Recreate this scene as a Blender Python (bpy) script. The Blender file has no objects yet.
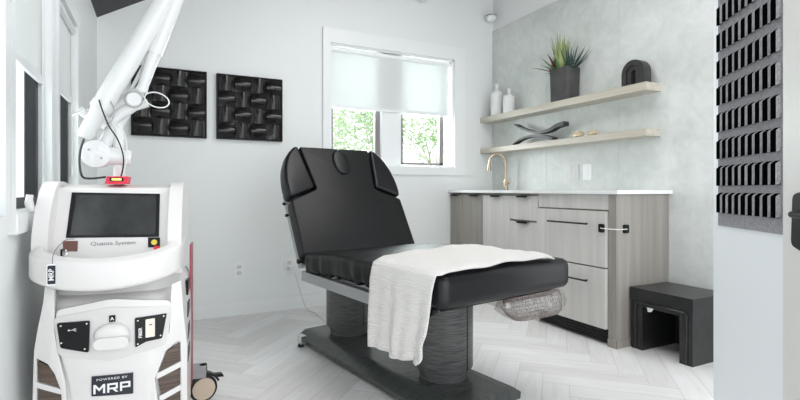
import bpy, bmesh, math, random
from math import pi, sin, cos, atan, radians, sqrt
from mathutils import Vector, Matrix, noise
random.seed(7)
C = bpy.context.scene.collection
# ------------------------------------------------------------------ measuring frame (a level camera 0.92 m above the floor)
FP = 480.0; HC = 0.92; YAW = atan(242 / 480)
F2 = Vector((sin(YAW), cos(YAW))); R2 = Vector((cos(YAW), -sin(YAW)))
def ray(u, v):
    r = (u - 400) / FP
    return Vector((F2.x + r * R2.x, F2.y + r * R2.y, (189.5 - v) / FP))
def at_plane(u, v, p, n):
    d = ray(u, v); o = Vector((0, 0, HC)); p = Vector(p); n = Vector(n)
    return o + d * ((p - o).dot(n) / d.dot(n))
def atX(u, v, X): return at_plane(u, v, (X, 0, 0), (1, 0, 0))
def atY(u, v, Y): return at_plane(u, v, (0, Y, 0), (0, 1, 0))
# ------------------------------------------------------------------ materials
def nt(name):
    m = bpy.data.materials.new(name); m.use_nodes = True
    t = m.node_tree; b = t.nodes['Principled BSDF']
    return m, t, b
def plain(name, col, rough=0.5, metal=0.0, bump=0.0, bscale=80, coat=0.0, var=0.0, spec=0.5, vscale=6):
    m, t, b = nt(name)
    b.inputs['Base Color'].default_value = (*col, 1); b.inputs['Roughness'].default_value = rough
    b.inputs['Metallic'].default_value = metal; b.inputs['Coat Weight'].default_value = coat
    b.inputs['Specular IOR Level'].default_value = spec
    tc = t.nodes.new('ShaderNodeTexCoord')
    if var > 0:
        n = t.nodes.new('ShaderNodeTexNoise'); n.inputs['Scale'].default_value = vscale; n.inputs['Detail'].default_value = 5
        t.links.new(tc.outputs['Object'], n.inputs['Vector'])
        r = t.nodes.new('ShaderNodeValToRGB')
        r.color_ramp.elements[0].position = 0.3; r.color_ramp.elements[1].position = 0.7
        r.color_ramp.elements[0].color = (*[c * (1 - var) for c in col], 1)
        r.color_ramp.elements[1].color = (*[min(1, c * (1 + var)) for c in col], 1)
        t.links.new(n.outputs['Fac'], r.inputs['Fac']); t.links.new(r.outputs['Color'], b.inputs['Base Color'])
    if bump > 0:
        n = t.nodes.new('ShaderNodeTexNoise'); n.inputs['Scale'].default_value = bscale; n.inputs['Detail'].default_value = 4
        t.links.new(tc.outputs['Object'], n.inputs['Vector'])
        bp = t.nodes.new('ShaderNodeBump'); bp.inputs['Strength'].default_value = bump; bp.inputs['Distance'].default_value = 0.002
        t.links.new(n.outputs['Fac'], bp.inputs['Height']); t.links.new(bp.outputs['Normal'], b.inputs['Normal'])
    return m
def grain(name, c0, c1, scale=(40, 40, 1.2), rough=0.45, bump=0.1, coord='Object', spec=0.5, pos=(0.35, 0.7)):
    m, t, b = nt(name)
    tc = t.nodes.new('ShaderNodeTexCoord'); mp = t.nodes.new('ShaderNodeMapping')
    mp.inputs['Scale'].default_value = scale
    t.links.new(tc.outputs[coord], mp.inputs['Vector'])
    n = t.nodes.new('ShaderNodeTexNoise'); n.inputs['Scale'].default_value = 1; n.inputs['Detail'].default_value = 6
    n.inputs['Distortion'].default_value = 0.15
    t.links.new(mp.outputs[0], n.inputs['Vector'])
    r = t.nodes.new('ShaderNodeValToRGB'); r.color_ramp.elements[0].position = pos[0]; r.color_ramp.elements[1].position = pos[1]
    r.color_ramp.elements[0].color = (*c0, 1); r.color_ramp.elements[1].color = (*c1, 1)
    t.links.new(n.outputs['Fac'], r.inputs['Fac']); t.links.new(r.outputs['Color'], b.inputs['Base Color'])
    b.inputs['Roughness'].default_value = rough; b.inputs['Specular IOR Level'].default_value = spec
    bp = t.nodes.new('ShaderNodeBump'); bp.inputs['Strength'].default_value = bump; bp.inputs['Distance'].default_value = 0.002
    t.links.new(n.outputs['Fac'], bp.inputs['Height']); t.links.new(bp.outputs['Normal'], b.inputs['Normal'])
    return m
def glass(name, col=(1, 1, 1), rough=0.0):
    m, t, b = nt(name)
    g = t.nodes.new('ShaderNodeBsdfGlossy'); g.inputs['Roughness'].default_value = 0.02
    tr = t.nodes.new('ShaderNodeBsdfTransparent'); tr.inputs['Color'].default_value = (*col, 1)
    mx = t.nodes.new('ShaderNodeMixShader'); mx.inputs['Fac'].default_value = 0.06
    t.links.new(tr.outputs[0], mx.inputs[1]); t.links.new(g.outputs[0], mx.inputs[2])
    t.links.new(mx.outputs[0], t.nodes['Material Output'].inputs['Surface'])
    return m
def translucent(name, col, k=0.5):
    m, t, b = nt(name)
    d = t.nodes.new('ShaderNodeBsdfDiffuse'); d.inputs['Color'].default_value = (*col, 1)
    tr = t.nodes.new('ShaderNodeBsdfTranslucent'); tr.inputs['Color'].default_value = (*col, 1)
    tc = t.nodes.new('ShaderNodeTexCoord'); w = t.nodes.new('ShaderNodeTexNoise'); w.inputs['Scale'].default_value = 300
    bp = t.nodes.new('ShaderNodeBump'); bp.inputs['Strength'].default_value = 0.05
    t.links.new(tc.outputs['Object'], w.inputs['Vector']); t.links.new(w.outputs['Fac'], bp.inputs['Height'])
    t.links.new(bp.outputs['Normal'], d.inputs['Normal'])
    mx = t.nodes.new('ShaderNodeMixShader'); mx.inputs['Fac'].default_value = k
    t.links.new(d.outputs[0], mx.inputs[1]); t.links.new(tr.outputs[0], mx.inputs[2])
    t.links.new(mx.outputs[0], t.nodes['Material Output'].inputs['Surface'])
    return m
def emis(name, col, s):
    m, t, b = nt(name)
    b.inputs['Emission Color'].default_value = (*col, 1); b.inputs['Emission Strength'].default_value = s
    b.inputs['Base Color'].default_value = (*col, 1)
    return m

M_wall = plain('white_wall_paint', (0.80, 0.825, 0.82), 0.45, bump=0.06, bscale=150)
M_trim = plain('white_trim_paint', (0.83, 0.85, 0.855), 0.3)
M_ceil = plain('charcoal_ceiling', (0.035, 0.035, 0.037), 0.6)
M_black = plain('satin_black', (0.006, 0.006, 0.007), 0.35, spec=0.3)
M_blackframe = plain('black_window_frame', (0.008, 0.009, 0.010), 0.4, spec=0.3)
M_brownframe = plain('grey_brown_window_frame', (0.22, 0.20, 0.20), 0.5)
M_glass = glass('window_glass', (0.96, 0.98, 0.97))
M_blind = translucent('white_roller_fabric', (0.78, 0.81, 0.80), 0.17)
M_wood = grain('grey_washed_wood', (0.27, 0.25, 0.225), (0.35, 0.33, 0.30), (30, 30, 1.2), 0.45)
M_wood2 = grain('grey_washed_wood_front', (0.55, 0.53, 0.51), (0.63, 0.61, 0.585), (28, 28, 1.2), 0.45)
M_shelf = grain('pale_oak_shelf', (0.46, 0.42, 0.35), (0.60, 0.56, 0.49), (30, 1.5, 40), 0.45)
M_counter = plain('white_quartz', (0.85, 0.86, 0.86), 0.2, var=0.03)
M_vinyl = plain('black_vinyl', (0.006, 0.0065, 0.008), 0.34, bump=0.12, bscale=160, var=0.15, spec=0.38)
M_vinyl2 = plain('soft_black_vinyl', (0.007, 0.0072, 0.008), 0.40, bump=0.12, bscale=160, var=0.15, spec=0.34)
M_stool = plain('charcoal_leather', (0.018, 0.018, 0.019), 0.30, bump=0.5, bscale=90, var=0.3, vscale=14)
M_lam = grain('brushed_graphite_laminate', (0.035, 0.035, 0.036), (0.15, 0.15, 0.15), (14, 14, 420), 0.35, 0.03)
M_base = grain('dark_bed_base_laminate', (0.04, 0.045, 0.043), (0.07, 0.078, 0.075), (10, 260, 10), 0.24, 0.02)
M_metal = plain('grey_painted_metal', (0.42, 0.43, 0.44), 0.35, 0.6)
M_chrome = plain('chrome', (0.8, 0.8, 0.8), 0.12, 1.0)
M_brass = plain('champagne_brass', (0.50, 0.41, 0.31), 0.26, 1.0)
M_towel = plain('white_waffle_towel', (0.86, 0.84, 0.82), 0.9, bump=0.0)
M_plast = plain('white_plastic', (0.74, 0.725, 0.715), 0.3, coat=0.2)
M_plast2 = plain('pale_grey_plastic', (0.68, 0.665, 0.655), 0.35)
M_armw = plain('white_enamel', (0.70, 0.71, 0.71), 0.25, coat=0.3)
M_greyp = plain('grey_plastic', (0.33, 0.33, 0.34), 0.4)
M_red = plain('red_plastic', (0.72, 0.02, 0.06), 0.35)
M_mauve = plain('dull_red_plastic', (0.35, 0.08, 0.10), 0.4)
M_yel = plain('yellow_plastic', (0.85, 0.68, 0.08), 0.4)
M_vent = grain('brown_vent_mesh', (0.06, 0.04, 0.03), (0.16, 0.115, 0.09), (3, 3, 260), 0.5, 0.3)
M_screen = plain('dark_screen', (0.022, 0.024, 0.024), 0.18, var=0.25, vscale=30)
M_white = plain('white_ink', (0.85, 0.86, 0.86), 0.5)
M_grey = plain('grey_ink', (0.22, 0.22, 0.24), 0.5)
M_navy = plain('navy_label', (0.015, 0.018, 0.03), 0.4)
M_rust = plain('rust_label', (0.16, 0.07, 0.055), 0.5)
M_green = plain('green_plastic', (0.05, 0.30, 0.22), 0.4)
M_conc = plain('black_concrete', (0.030, 0.029, 0.029), 0.42, bump=0.6, bscale=60, var=0.4, vscale=25)
M_pot = plain('charcoal_clay', (0.06, 0.058, 0.06), 0.7, bump=0.3, bscale=50, var=0.25, vscale=12)
M_ceram = plain('white_ceramic', (0.80, 0.81, 0.80), 0.4)
M_felt = plain('grey_felt', (0.30, 0.30, 0.315), 0.95, spec=0.1, bump=0.8, bscale=220, var=0.28, vscale=180)
M_feltlt = plain('light_grey_felt', (0.46, 0.46, 0.48), 0.95, spec=0.1, bump=0.8, bscale=220, var=0.25, vscale=180)
M_blfelt = plain('black_felt', (0.002, 0.002, 0.002), 0.95, spec=0.0)
M_artgl = grain('black_glazed_wood', (0.006, 0.006, 0.006), (0.035, 0.033, 0.032), (6, 60, 6), 0.18, 0.15)
M_artgl2 = grain('black_glazed_wood_crosswise', (0.006, 0.006, 0.006), (0.035, 0.033, 0.032), (60, 6, 6), 0.18, 0.15)
M_artfr = plain('black_art_frame', (0.005, 0.005, 0.005), 0.4, spec=0.2)
M_leaf = plain('green_leaf', (0.09, 0.20, 0.06), 0.45, var=0.4, vscale=20)
M_leafy = plain('lime_leaf', (0.27, 0.33, 0.13), 0.45, var=0.3, vscale=20)
M_leafd = plain('dark_blue_green_leaf', (0.035, 0.075, 0.06), 0.5, var=0.3, vscale=20)
M_leafr = plain('red_brown_leaf', (0.13, 0.035, 0.03), 0.5, var=0.4, vscale=20)
M_soil = plain('dark_soil', (0.03, 0.022, 0.016), 0.95, bump=1, bscale=100)
M_bark = plain('pale_bark', (0.5, 0.46, 0.42), 0.9, bump=0.5, bscale=30)
M_tree = translucent('pale_tree_leaf', (0.36, 0.50, 0.25), 0.5)
M_grass = plain('lawn', (0.25, 0.36, 0.16), 0.9, var=0.3, vscale=3)
M_gold = plain('gold_crystal', (0.62, 0.54, 0.38), 0.35, 0.15, bump=0.8, bscale=70, var=0.5, vscale=60)

M_led = emis('lit_yellow_led', (0.75, 0.85, 0.15), 1.2)
def tile_mat():
    m, t, b = nt('pale_concrete_tile')
    tc = t.nodes.new('ShaderNodeTexCoord')
    n = t.nodes.new('ShaderNodeTexNoise'); n.inputs['Scale'].default_value = 1.3; n.inputs['Detail'].default_value = 9; n.inputs['Roughness'].default_value = 0.6; n.inputs['Distortion'].default_value = 1.0
    n2 = t.nodes.new('ShaderNodeTexNoise'); n2.inputs['Scale'].default_value = 9; n2.inputs['Detail'].default_value = 8; n2.inputs['Distortion'].default_value = 1.5
    t.links.new(tc.outputs['Object'], n.inputs['Vector']); t.links.new(tc.outputs['Object'], n2.inputs['Vector'])
    r = t.nodes.new('ShaderNodeValToRGB')
    e = r.color_ramp.elements; e[0].position = 0.3; e[1].position = 0.72
    e[0].color = (0.54, 0.585, 0.56, 1); e[1].color = (0.76, 0.775, 0.765, 1)
    r2 = t.nodes.new('ShaderNodeValToRGB'); e = r2.color_ramp.elements; e[0].position = 0.35; e[1].position = 0.65
    e[0].color = (0.90, 0.91, 0.90, 1); e[1].color = (1, 1, 1, 1)
    t.links.new(n.outputs['Fac'], r.inputs['Fac']); t.links.new(n2.outputs['Fac'], r2.inputs['Fac'])
    mx = t.nodes.new('ShaderNodeMix'); mx.data_type = 'RGBA'; mx.blend_type = 'MULTIPLY'; mx.inputs[0].default_value = 1
    t.links.new(r.outputs['Color'], mx.inputs[6]); t.links.new(r2.outputs['Color'], mx.inputs[7])
    t.links.new(mx.outputs[2], b.inputs['Base Color']); b.inputs['Roughness'].default_value = 0.5
    return m
M_tile = tile_mat()
def floor_mat():
    m, t, b = nt('whitewashed_oak_planks')
    at = t.nodes.new('ShaderNodeAttribute'); at.attribute_name = 'tone'
    uv = t.nodes.new('ShaderNodeUVMap'); uv.uv_map = 'UVMap'
    mp = t.nodes.new('ShaderNodeMapping'); mp.inputs['Scale'].default_value = (3, 30, 1)
    t.links.new(uv.outputs[0], mp.inputs['Vector'])
    n = t.nodes.new('ShaderNodeTexNoise'); n.inputs['Scale'].default_value = 1; n.inputs['Detail'].default_value = 6; n.inputs['Distortion'].default_value = 0.8
    t.links.new(mp.outputs[0], n.inputs['Vector'])
    r = t.nodes.new('ShaderNodeValToRGB'); e = r.color_ramp.elements
    e[0].position = 0; e[1].position = 1; e[0].color = (0.75, 0.735, 0.725, 1); e[1].color = (0.88, 0.875, 0.875, 1)
    t.links.new(at.outputs['Fac'], r.inputs['Fac'])
    r2 = t.nodes.new('ShaderNodeValToRGB'); e = r2.color_ramp.elements; e[0].position = 0.3; e[1].position = 0.65
    e[0].color = (0.91, 0.90, 0.89, 1); e[1].color = (1, 1, 1, 1)
    t.links.new(n.outputs['Fac'], r2.inputs['Fac'])
    mx = t.nodes.new('ShaderNodeMix'); mx.data_type = 'RGBA'; mx.blend_type = 'MULTIPLY'; mx.inputs[0].default_value = 1
    t.links.new(r.outputs['Color'], mx.inputs[6]); t.links.new(r2.outputs['Color'], mx.inputs[7])
    t.links.new(mx.outputs[2], b.inputs['Base Color']); b.inputs['Roughness'].default_value = 0.38
    return m
M_floor = floor_mat()
def towel_mat():
    m, t, b = nt('white_waffle_towel_weave')
    b.inputs['Base Color'].default_value = (0.76, 0.74, 0.72, 1); b.inputs['Roughness'].default_value = 0.95
    uv = t.nodes.new('ShaderNodeUVMap'); uv.uv_map = 'UVMap'
    w = t.nodes.new('ShaderNodeTexWave'); w.inputs['Scale'].default_value = 22; w.bands_direction = 'Y'; w.inputs['Distortion'].default_value = 3.0
    w.inputs['Detail Scale'].default_value = 2
    t.links.new(uv.outputs[0], w.inputs['Vector'])
    bp = t.nodes.new('ShaderNodeBump'); bp.inputs['Strength'].default_value = 0.5; bp.inputs['Distance'].default_value = 0.004
    t.links.new(w.outputs['Fac'], bp.inputs['Height']); t.links.new(bp.outputs['Normal'], b.inputs['Normal'])
    return m
M_towel = towel_mat()
def bag_mat():
    m, t, b = nt('clear_plastic_bag')
    g = t.nodes.new('ShaderNodeBsdfGlossy'); g.inputs['Roughness'].default_value = 0.15
    tr = t.nodes.new('ShaderNodeBsdfTransparent'); tr.inputs['Color'].default_value = (0.94, 0.93, 0.92, 1)
    tc = t.nodes.new('ShaderNodeTexCoord'); n = t.nodes.new('ShaderNodeTexNoise'); n.inputs['Scale'].default_value = 25; n.inputs['Detail'].default_value = 3; n.inputs['Distortion'].default_value = 2
    t.links.new(tc.outputs['Object'], n.inputs['Vector'])
    bp = t.nodes.new('ShaderNodeBump'); bp.inputs['Strength'].default_value = 0.9; bp.inputs['Distance'].default_value = 0.01
    t.links.new(n.outputs['Fac'], bp.inputs['Height']); t.links.new(bp.outputs['Normal'], g.inputs['Normal'])
    mx = t.nodes.new('ShaderNodeMixShader'); mx.inputs['Fac'].default_value = 0.22
    t.links.new(tr.outputs[0], mx.inputs[1]); t.links.new(g.outputs[0], mx.inputs[2])
    t.links.new(mx.outputs[0], t.nodes['Material Output'].inputs['Surface'])
    return m
M_bag = bag_mat()
M_wire = plain('brown_wire', (0.30, 0.22, 0.20), 0.5)

# ------------------------------------------------------------------ mesh helpers
WM = {}
def B(): return bmesh.new()
def obj(name, bm, mat, parent=None, world=False, smooth=40, bevel=0, seg=2):
    if bevel > 0:
        ed = [e for e in bm.edges if len(e.link_faces) == 2 and e.calc_face_angle(0) > 0.5]
        bmesh.ops.bevel(bm, geom=ed, offset=bevel, segments=seg, profile=0.5, affect='EDGES', clamp_overlap=True)
    bmesh.ops.recalc_face_normals(bm, faces=bm.faces)
    if world and parent is not None:
        bm.transform(WM[parent.name].inverted())
    me = bpy.data.meshes.new(name); bm.to_mesh(me); bm.free()
    for mm in (mat if isinstance(mat, (list, tuple)) else [mat]): me.materials.append(mm)
    me.shade_smooth(); me.set_sharp_from_angle(angle=radians(smooth))
    o = bpy.data.objects.new(name, me); C.objects.link(o)
    if parent is not None: o.parent = parent; WM[o.name] = WM[parent.name]
    else: WM[o.name] = Matrix.Identity(4)
    return o
def tag(o, label, cat, group=None):
    o['label'] = label; o['category'] = cat
    if group: o['group'] = group
    return o
def struct(o): o['kind'] = 'structure'; return o
def thing(name, label, cat, loc=(0, 0, 0), rz=0, group=None):
    o = bpy.data.objects.new(name, None); C.objects.link(o); o.empty_display_size = 0.1
    o.location = loc; o.rotation_euler = (0, 0, rz)
    WM[o.name] = Matrix.Translation(loc) @ Matrix.Rotation(rz, 4, 'Z')
    return tag(o, label, cat, group)
def box(bm, x0, x1, y0, y1, z0, z1, mi=0):
    v = [bm.verts.new(p) for p in ((x0, y0, z0), (x1, y0, z0), (x1, y1, z0), (x0, y1, z0), (x0, y0, z1), (x1, y0, z1), (x1, y1, z1), (x0, y1, z1))]
    for f in ((0, 3, 2, 1), (4, 5, 6, 7), (0, 1, 5, 4), (1, 2, 6, 5), (2, 3, 7, 6), (3, 0, 4, 7)):
        fc = bm.faces.new([v[i] for i in f]); fc.material_index = mi
    return v
def prism(bm, pts, axis, a0, a1, mi=0):
    """pts 2D polygon; axis 'x','y','z' is the extrusion axis"""
    def P(p, a):
        if axis == 'x': return (a, p[0], p[1])
        if axis == 'y': return (p[0], a, p[1])
        return (p[0], p[1], a)
    lo = [bm.verts.new(P(p, a0)) for p in pts]; hi = [bm.verts.new(P(p, a1)) for p in pts]
    n = len(pts); fs = [bm.faces.new(lo[::-1]), bm.faces.new(hi)]
    for i in range(n): fs.append(bm.faces.new([lo[i], lo[(i + 1) % n], hi[(i + 1) % n], hi[i]]))
    for f in fs: f.material_index = mi
    return lo + hi
def tube(bm, pts, r, n=12, closed=False, mi=0):
    pts = [Vector(p) for p in pts]; rs = r if isinstance(r, (list, tuple)) else [r] * len(pts)
    rings = []; up = Vector((0, 0, 1)); prev = None
    for i, p in enumerate(pts):
        if closed: t = (pts[(i + 1) % len(pts)] - pts[i - 1]).normalized()
        else: t = (pts[min(i + 1, len(pts) - 1)] - pts[max(i - 1, 0)]).normalized()
        if prev is None:
            a = t.orthogonal().normalized()
        else:
            a = (prev - t * prev.dot(t)).normalized()
        prev = a; b = t.cross(a)
        rings.append([bm.verts.new(p + (a * cos(2 * pi * k / n) + b * sin(2 * pi * k / n)) * rs[i]) for k in range(n)])
    m = len(rings)
    for i in range(m if closed else m - 1):
        A, Bq = rings[i], rings[(i + 1) % m]
        for k in range(n):
            bm.faces.new([A[k], A[(k + 1) % n], Bq[(k + 1) % n], Bq[k]]).material_index = mi
    if not closed:
        bm.faces.new(rings[0][::-1]).material_index = mi; bm.faces.new(rings[-1]).material_index = mi
def lathe(bm, prof, c=(0, 0, 0), n=32, M=None, sx=1, sy=1, mi=0):
    rings = []
    for r, z in prof:
        ring = []
        for k in range(n):
            p = Vector((r * cos(2 * pi * k / n) * sx, r * sin(2 * pi * k / n) * sy, z))
            if M: p = M @ p
            ring.append(bm.verts.new(p + Vector(c)))
        rings.append(ring)
    for a, b in zip(rings, rings[1:]):
        for k in range(n): bm.faces.new([a[k], a[(k + 1) % n], b[(k + 1) % n], b[k]]).material_index = mi
    bm.faces.new(rings[0][::-1]).material_index = mi; bm.faces.new(rings[-1]).material_index = mi
def loft(bm, rings, caps=True, mi=0):
    R = [[bm.verts.new(p) for p in r] for r in rings]; n = len(R[0])
    for a, b in zip(R, R[1:]):
        for k in range(n): bm.faces.new([a[k], a[(k + 1) % n], b[(k + 1) % n], b[k]]).material_index = mi
    if caps: bm.faces.new(R[0][::-1]).material_index = mi; bm.faces.new(R[-1]).material_index = mi
def rrect(w, h, r, n=5, cx=0, cy=0):
    out = []
    for sx, sy, a0 in ((1, 1, 0), (-1, 1, pi / 2), (-1, -1, pi), (1, -1, 3 * pi / 2)):
        for k in range(n + 1):
            a = a0 + k / n * pi / 2
            out.append((cx + sx * (w / 2 - r) + r * cos(a), cy + sy * (h / 2 - r) + r * sin(a)))
    return out
def smooth_pts(pts, n=6):
    """Catmull-Rom through points"""
    pts = [Vector(p) for p in pts]; out = []
    for i in range(len(pts) - 1):
        p0 = pts[max(i - 1, 0)]; p1 = pts[i]; p2 = pts[i + 1]; p3 = pts[min(i + 2, len(pts) - 1)]
        for k in range(n):
            t = k / n
            out.append(0.5 * ((2 * p1) + (p2 - p0) * t + (2 * p0 - 5 * p1 + 4 * p2 - p3) * t * t + (-p0 + 3 * p1 - 3 * p2 + p3) * t ** 3))
    out.append(pts[-1]); return out
def rounded(poly, rad, n=5):
    out = []; m = len(poly)
    for i in range(m):
        p = Vector(poly[i]); a = Vector(poly[i - 1]); b = Vector(poly[(i + 1) % m])
        r = rad[i] if isinstance(rad, (list, tuple)) else rad
        if r == 0: out.append(tuple(p)); continue
        da = (a - p); db = (b - p); r_ = min(r, da.length * .45, db.length * .45)
        p0 = p + da.normalized() * r_; p1 = p + db.normalized() * r_
        for k in range(n + 1):
            t = k / n; out.append(tuple(p0 * (1 - t) ** 2 + p * 2 * t * (1 - t) + p1 * t * t))
    return out
def copy_tree(o, parent=None):
    c = o.copy(); C.objects.link(c)
    if parent is not None: c.parent = parent
    for ch in list(o.children): copy_tree(ch, c)
    return c
def text_part(name, s, size, mat, parent, M, bold=0.0, sx=1.0, ext=0.0006, space=1.0):
    cu = bpy.data.curves.new(name, 'FONT'); cu.body = s; cu.size = size; cu.align_x = 'CENTER'; cu.align_y = 'CENTER'
    cu.extrude = ext; cu.offset = bold; cu.space_character = space
    t = bpy.data.objects.new(name + '_tmp', cu); C.objects.link(t)
    dg = bpy.context.evaluated_depsgraph_get(); me = bpy.data.meshes.new_from_object(t.evaluated_get(dg))
    bpy.data.objects.remove(t); bpy.data.curves.remove(cu)
    me.transform(M @ Matrix.Diagonal((sx, 1, 1, 1))); me.materials.clear(); me.materials.append(mat); me.name = name
    o = bpy.data.objects.new(name, me); C.objects.link(o)
    if parent is not None: o.parent = parent; WM[o.name] = WM[parent.name]
    return o

# ------------------------------------------------------------------ room shell
XL, XR, YB = -0.355, 2.85, 3.68
Y0 = -0.9
# floor
def make_floor():
    bm = B(); tl = bm.faces.layers.float.new('tone'); uv = bm.loops.layers.uv.new('UVMap')
    L, W, g = 0.60, 0.12, 0.0012
    c, s = cos(pi / 4), sin(pi / 4)
    for m in range(-14, 15):
        for k in range(-60, 61):
            for kind in (0, 1):
                ox, oy = k * W + m * L, k * W - m * L
                if kind == 0: x0, x1, y0, y1 = ox, ox + L, oy, oy + W
                else: x0, x1, y0, y1 = ox, ox + W, oy + W, oy + W + L
                cx, cy = (x0 + x1) / 2, (y0 + y1) / 2
                wx, wy = 1.3 + cx * c - cy * s, 1.4 + cx * s + cy * c
                if not (XL - 0.4 < wx < XR + 1.6 and Y0 - 0.4 < wy < YB + 0.4): continue
                vs = []
                for px, py in ((x0 + g, y0 + g), (x1 - g, y0 + g), (x1 - g, y1 - g), (x0 + g, y1 - g)):
                    vs.append(bm.verts.new((1.3 + px * c - py * s, 1.4 + px * s + py * c, 0.0)))
                f = bm.faces.new(vs); f[tl] = random.random() ** 0.8
                o1, o2 = random.random() * 20, random.random() * 20
                q = [(0, 0), (L, 0), (L, W), (0, W)] if kind == 0 else [(0, 0), (0, W), (L, W), (L, 0)]
                for lp, (a, b_) in zip(f.loops, q): lp[uv].uv = (a + o1, b_ + o2)
    for co, no in (((XL - 0.1, 0, 0), (-1, 0, 0)), ((XR + 1.2, 0, 0), (1, 0, 0)), ((0, Y0, 0), (0, -1, 0)), ((0, YB + 0.1, 0), (0, 1, 0))):
        bmesh.ops.bisect_plane(bm, geom=bm.verts[:] + bm.edges[:] + bm.faces[:], plane_co=co, plane_no=no, clear_outer=True)
    n0 = len(bm.faces)
    box(bm, XL - 0.1, XR + 1.2, Y0, YB + 0.1, -0.05, -0.0008, 1)
    struct(obj('floor', bm, [M_floor, plain('floor_joint', (0.62, 0.60, 0.585), 0.8)]))
make_floor()
def wall_with_openings(bm, axis, a0, a1, zt, opens, p0, p1):
    """vertical wall along axis; opens = [(a0,a1,z0,z1)]; zt(a) top height"""
    cuts = sorted(set([a0, a1] + [o[0] for o in opens] + [o[1] for o in opens] + ([RIDGE] if axis == 'x' and a0 < RIDGE < a1 else [])))
    for c0, c1 in zip(cuts, cuts[1:]):
        mid = (c0 + c1) / 2; segs = [o for o in opens if o[0] < mid < o[1]]
        lo = 0.0
        for o in segs:
            prism(bm, [(c0, lo), (c1, lo), (c1, o[2]), (c0, o[2])], 'y' if axis == 'x' else 'x', p0, p1); lo = o[3]
        prism(bm, [(c0, lo), (c1, lo), (c1, zt(c1)), (c0, zt(c0))], 'y' if axis == 'x' else 'x', p0, p1)
EAVE = 2.04; SLOPE = 0.59; RIDGE = 1.9
ztop = lambda x: EAVE + SLOPE * (min(x, RIDGE) - XL)
ZR = ztop(99)
bm = B(); wall_with_openings(bm, 'x', XL, XR, ztop, [(1.228, 2.40, 1.115, 2.095)], YB, YB + 0.16)
struct(obj('wall_back', bm, M_wall))
bm = B(); wall_with_openings(bm, 'y', Y0, YB + 0.16, lambda a: EAVE, [(0.98, 1.50, 0.855, 1.69), (1.60, 2.08, 0.855, 1.69), (2.24, 2.715, 0.915, 1.69)], XL - 0.15, XL)
struct(obj('wall_left', bm, M_wall))
bm = B(); box(bm, XR, XR + 0.12, 1.0, YB + 0.16, 0, ZR)
struct(obj('wall_right', bm, plain('white_upper_wall_paint', (0.84, 0.84, 0.835), 0.5)))
# tile cladding on the right wall
bm = B()
ys = [YB, 2.967, 2.277, 1.587, 1.0]; zs = [0, 2.425]
for i in range(4):
    for j in range(1):
        box(bm, XR - 0.012, XR - 0.0005, ys[i + 1] + 0.0006, ys[i] - 0.0006, zs[j] + 0.001, zs[j + 1] - 0.001)
struct(obj('wall_tile', bm, M_tile))
XT = XR - 0.012
# ceiling : slope up from the left eave then flat
bm = B()
prism(bm, [(XL - 0.4, EAVE - 0.4 * SLOPE), (XL - 0.4, EAVE - 0.4 * SLOPE + 0.2), (RIDGE, ZR + 0.14), (XR + 1.2, ZR + 0.14), (XR + 1.2, ZR), (RIDGE, ZR)], 'y', Y0, YB + 0.3)
struct(obj('ceiling', bm, M_ceil))
# baseboards
bm = B(); box(bm, XL, 2.364, YB - 0.014, YB, 0.0, 0.10); struct(obj('baseboard_back', bm, M_trim, bevel=0.003))
bm = B(); box(bm, XL, XL + 0.014, Y0, YB - 0.014, 0.0, 0.10); struct(obj('baseboard_left', bm, M_trim, bevel=0.003))

# ---- back window
def casing(bm, x0, x1, z0, z1, w, y0, y1, wb=None):
    wb = wb or w
    box(bm, x0 - w, x1 + w, y0, y1, z1, z1 + w); box(bm, x0 - w, x1 + w, y0, y1, z0 - wb, z0)
    box(bm, x0 - w, x0, y0, y1, z0, z1); box(bm, x1, x1 + w, y0, y1, z0, z1)
win = thing('window_1', 'white framed back wall window with a half-lowered roller shade', 'window', (1.81, YB, 1.1)); del win['label'], win['category']; struct(win)
bm = B()
x0, x1, z0, z1 = 1.228, 2.40, 1.115, 2.095
box(bm, x0 - 0.062, x1 + 0.115, YB - 0.02, YB, z1, z1 + 0.115)
box(bm, x0 - 0.062, x1 + 0.115, YB - 0.02, YB, z0 - 0.066, z0)
box(bm, x0 - 0.062, x0, YB - 0.02, YB, z0, z1); box(bm, x1, x1 + 0.115, YB - 0.02, YB, z0, z1)
obj('window_casing', bm, M_trim, win, world=True, bevel=0.003)
bm = B()   # reveal lining
box(bm, x0, x0 + 0.012, YB, YB + 0.14, z0, z1); box(bm, x1 - 0.012, x1, YB, YB + 0.14, z0, z1)
box(bm, x0, x1, YB, YB + 0.14, z0, z0 + 0.012); box(bm, x0, x1, YB, YB + 0.14, z1 - 0.012, z1)
box(bm, 1.712, 1.895, YB + 0.06, YB + 0.13, z0 + 0.012, z1 - 0.012)     # mullion
obj('window_lining', bm, M_trim, win, world=True)
for a, b_ in ((1.262, 1.705), (1.905, 2.345)):
    bm = B(); fw = 0.022
    y_0, y_1 = YB + 0.085, YB + 0.125; zb, zt_ = 1.14, 2.06
    sw = 0.045 if a < 1.5 else 0.04
    box(bm, a, a + fw, y_0, y_1, zb, zt_); box(bm, b_ - sw, b_, y_0, y_1, zb, zt_)
    box(bm, a, b_, y_0, y_1, zb, zb + 0.02); box(bm, a, b_, y_0, y_1, zt_ - fw, zt_)
    fr = obj('window_sash', bm, M_brownframe, win, world=True)
    bm = B(); box(bm, a + 0.01, b_ - 0.01, YB + 0.100, YB + 0.104, zb + 0.01, zt_ - 0.01)
    obj('pane', bm, M_glass, fr, world=True)
bs = thing('roller_shade', 'white translucent roller shade half lowered in the back wall window', 'blind', (1.80, YB + 0.05, 2.08))
bm = B(); nx = 30
for i in range(nx):
    xa = 1.245 + (2.375 - 1.245) * i / nx; xb = 1.245 + (2.375 - 1.245) * (i + 1) / nx
    box(bm, xa, xb, YB + 0.045, YB + 0.0462, 1.60, 2.06)
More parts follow.
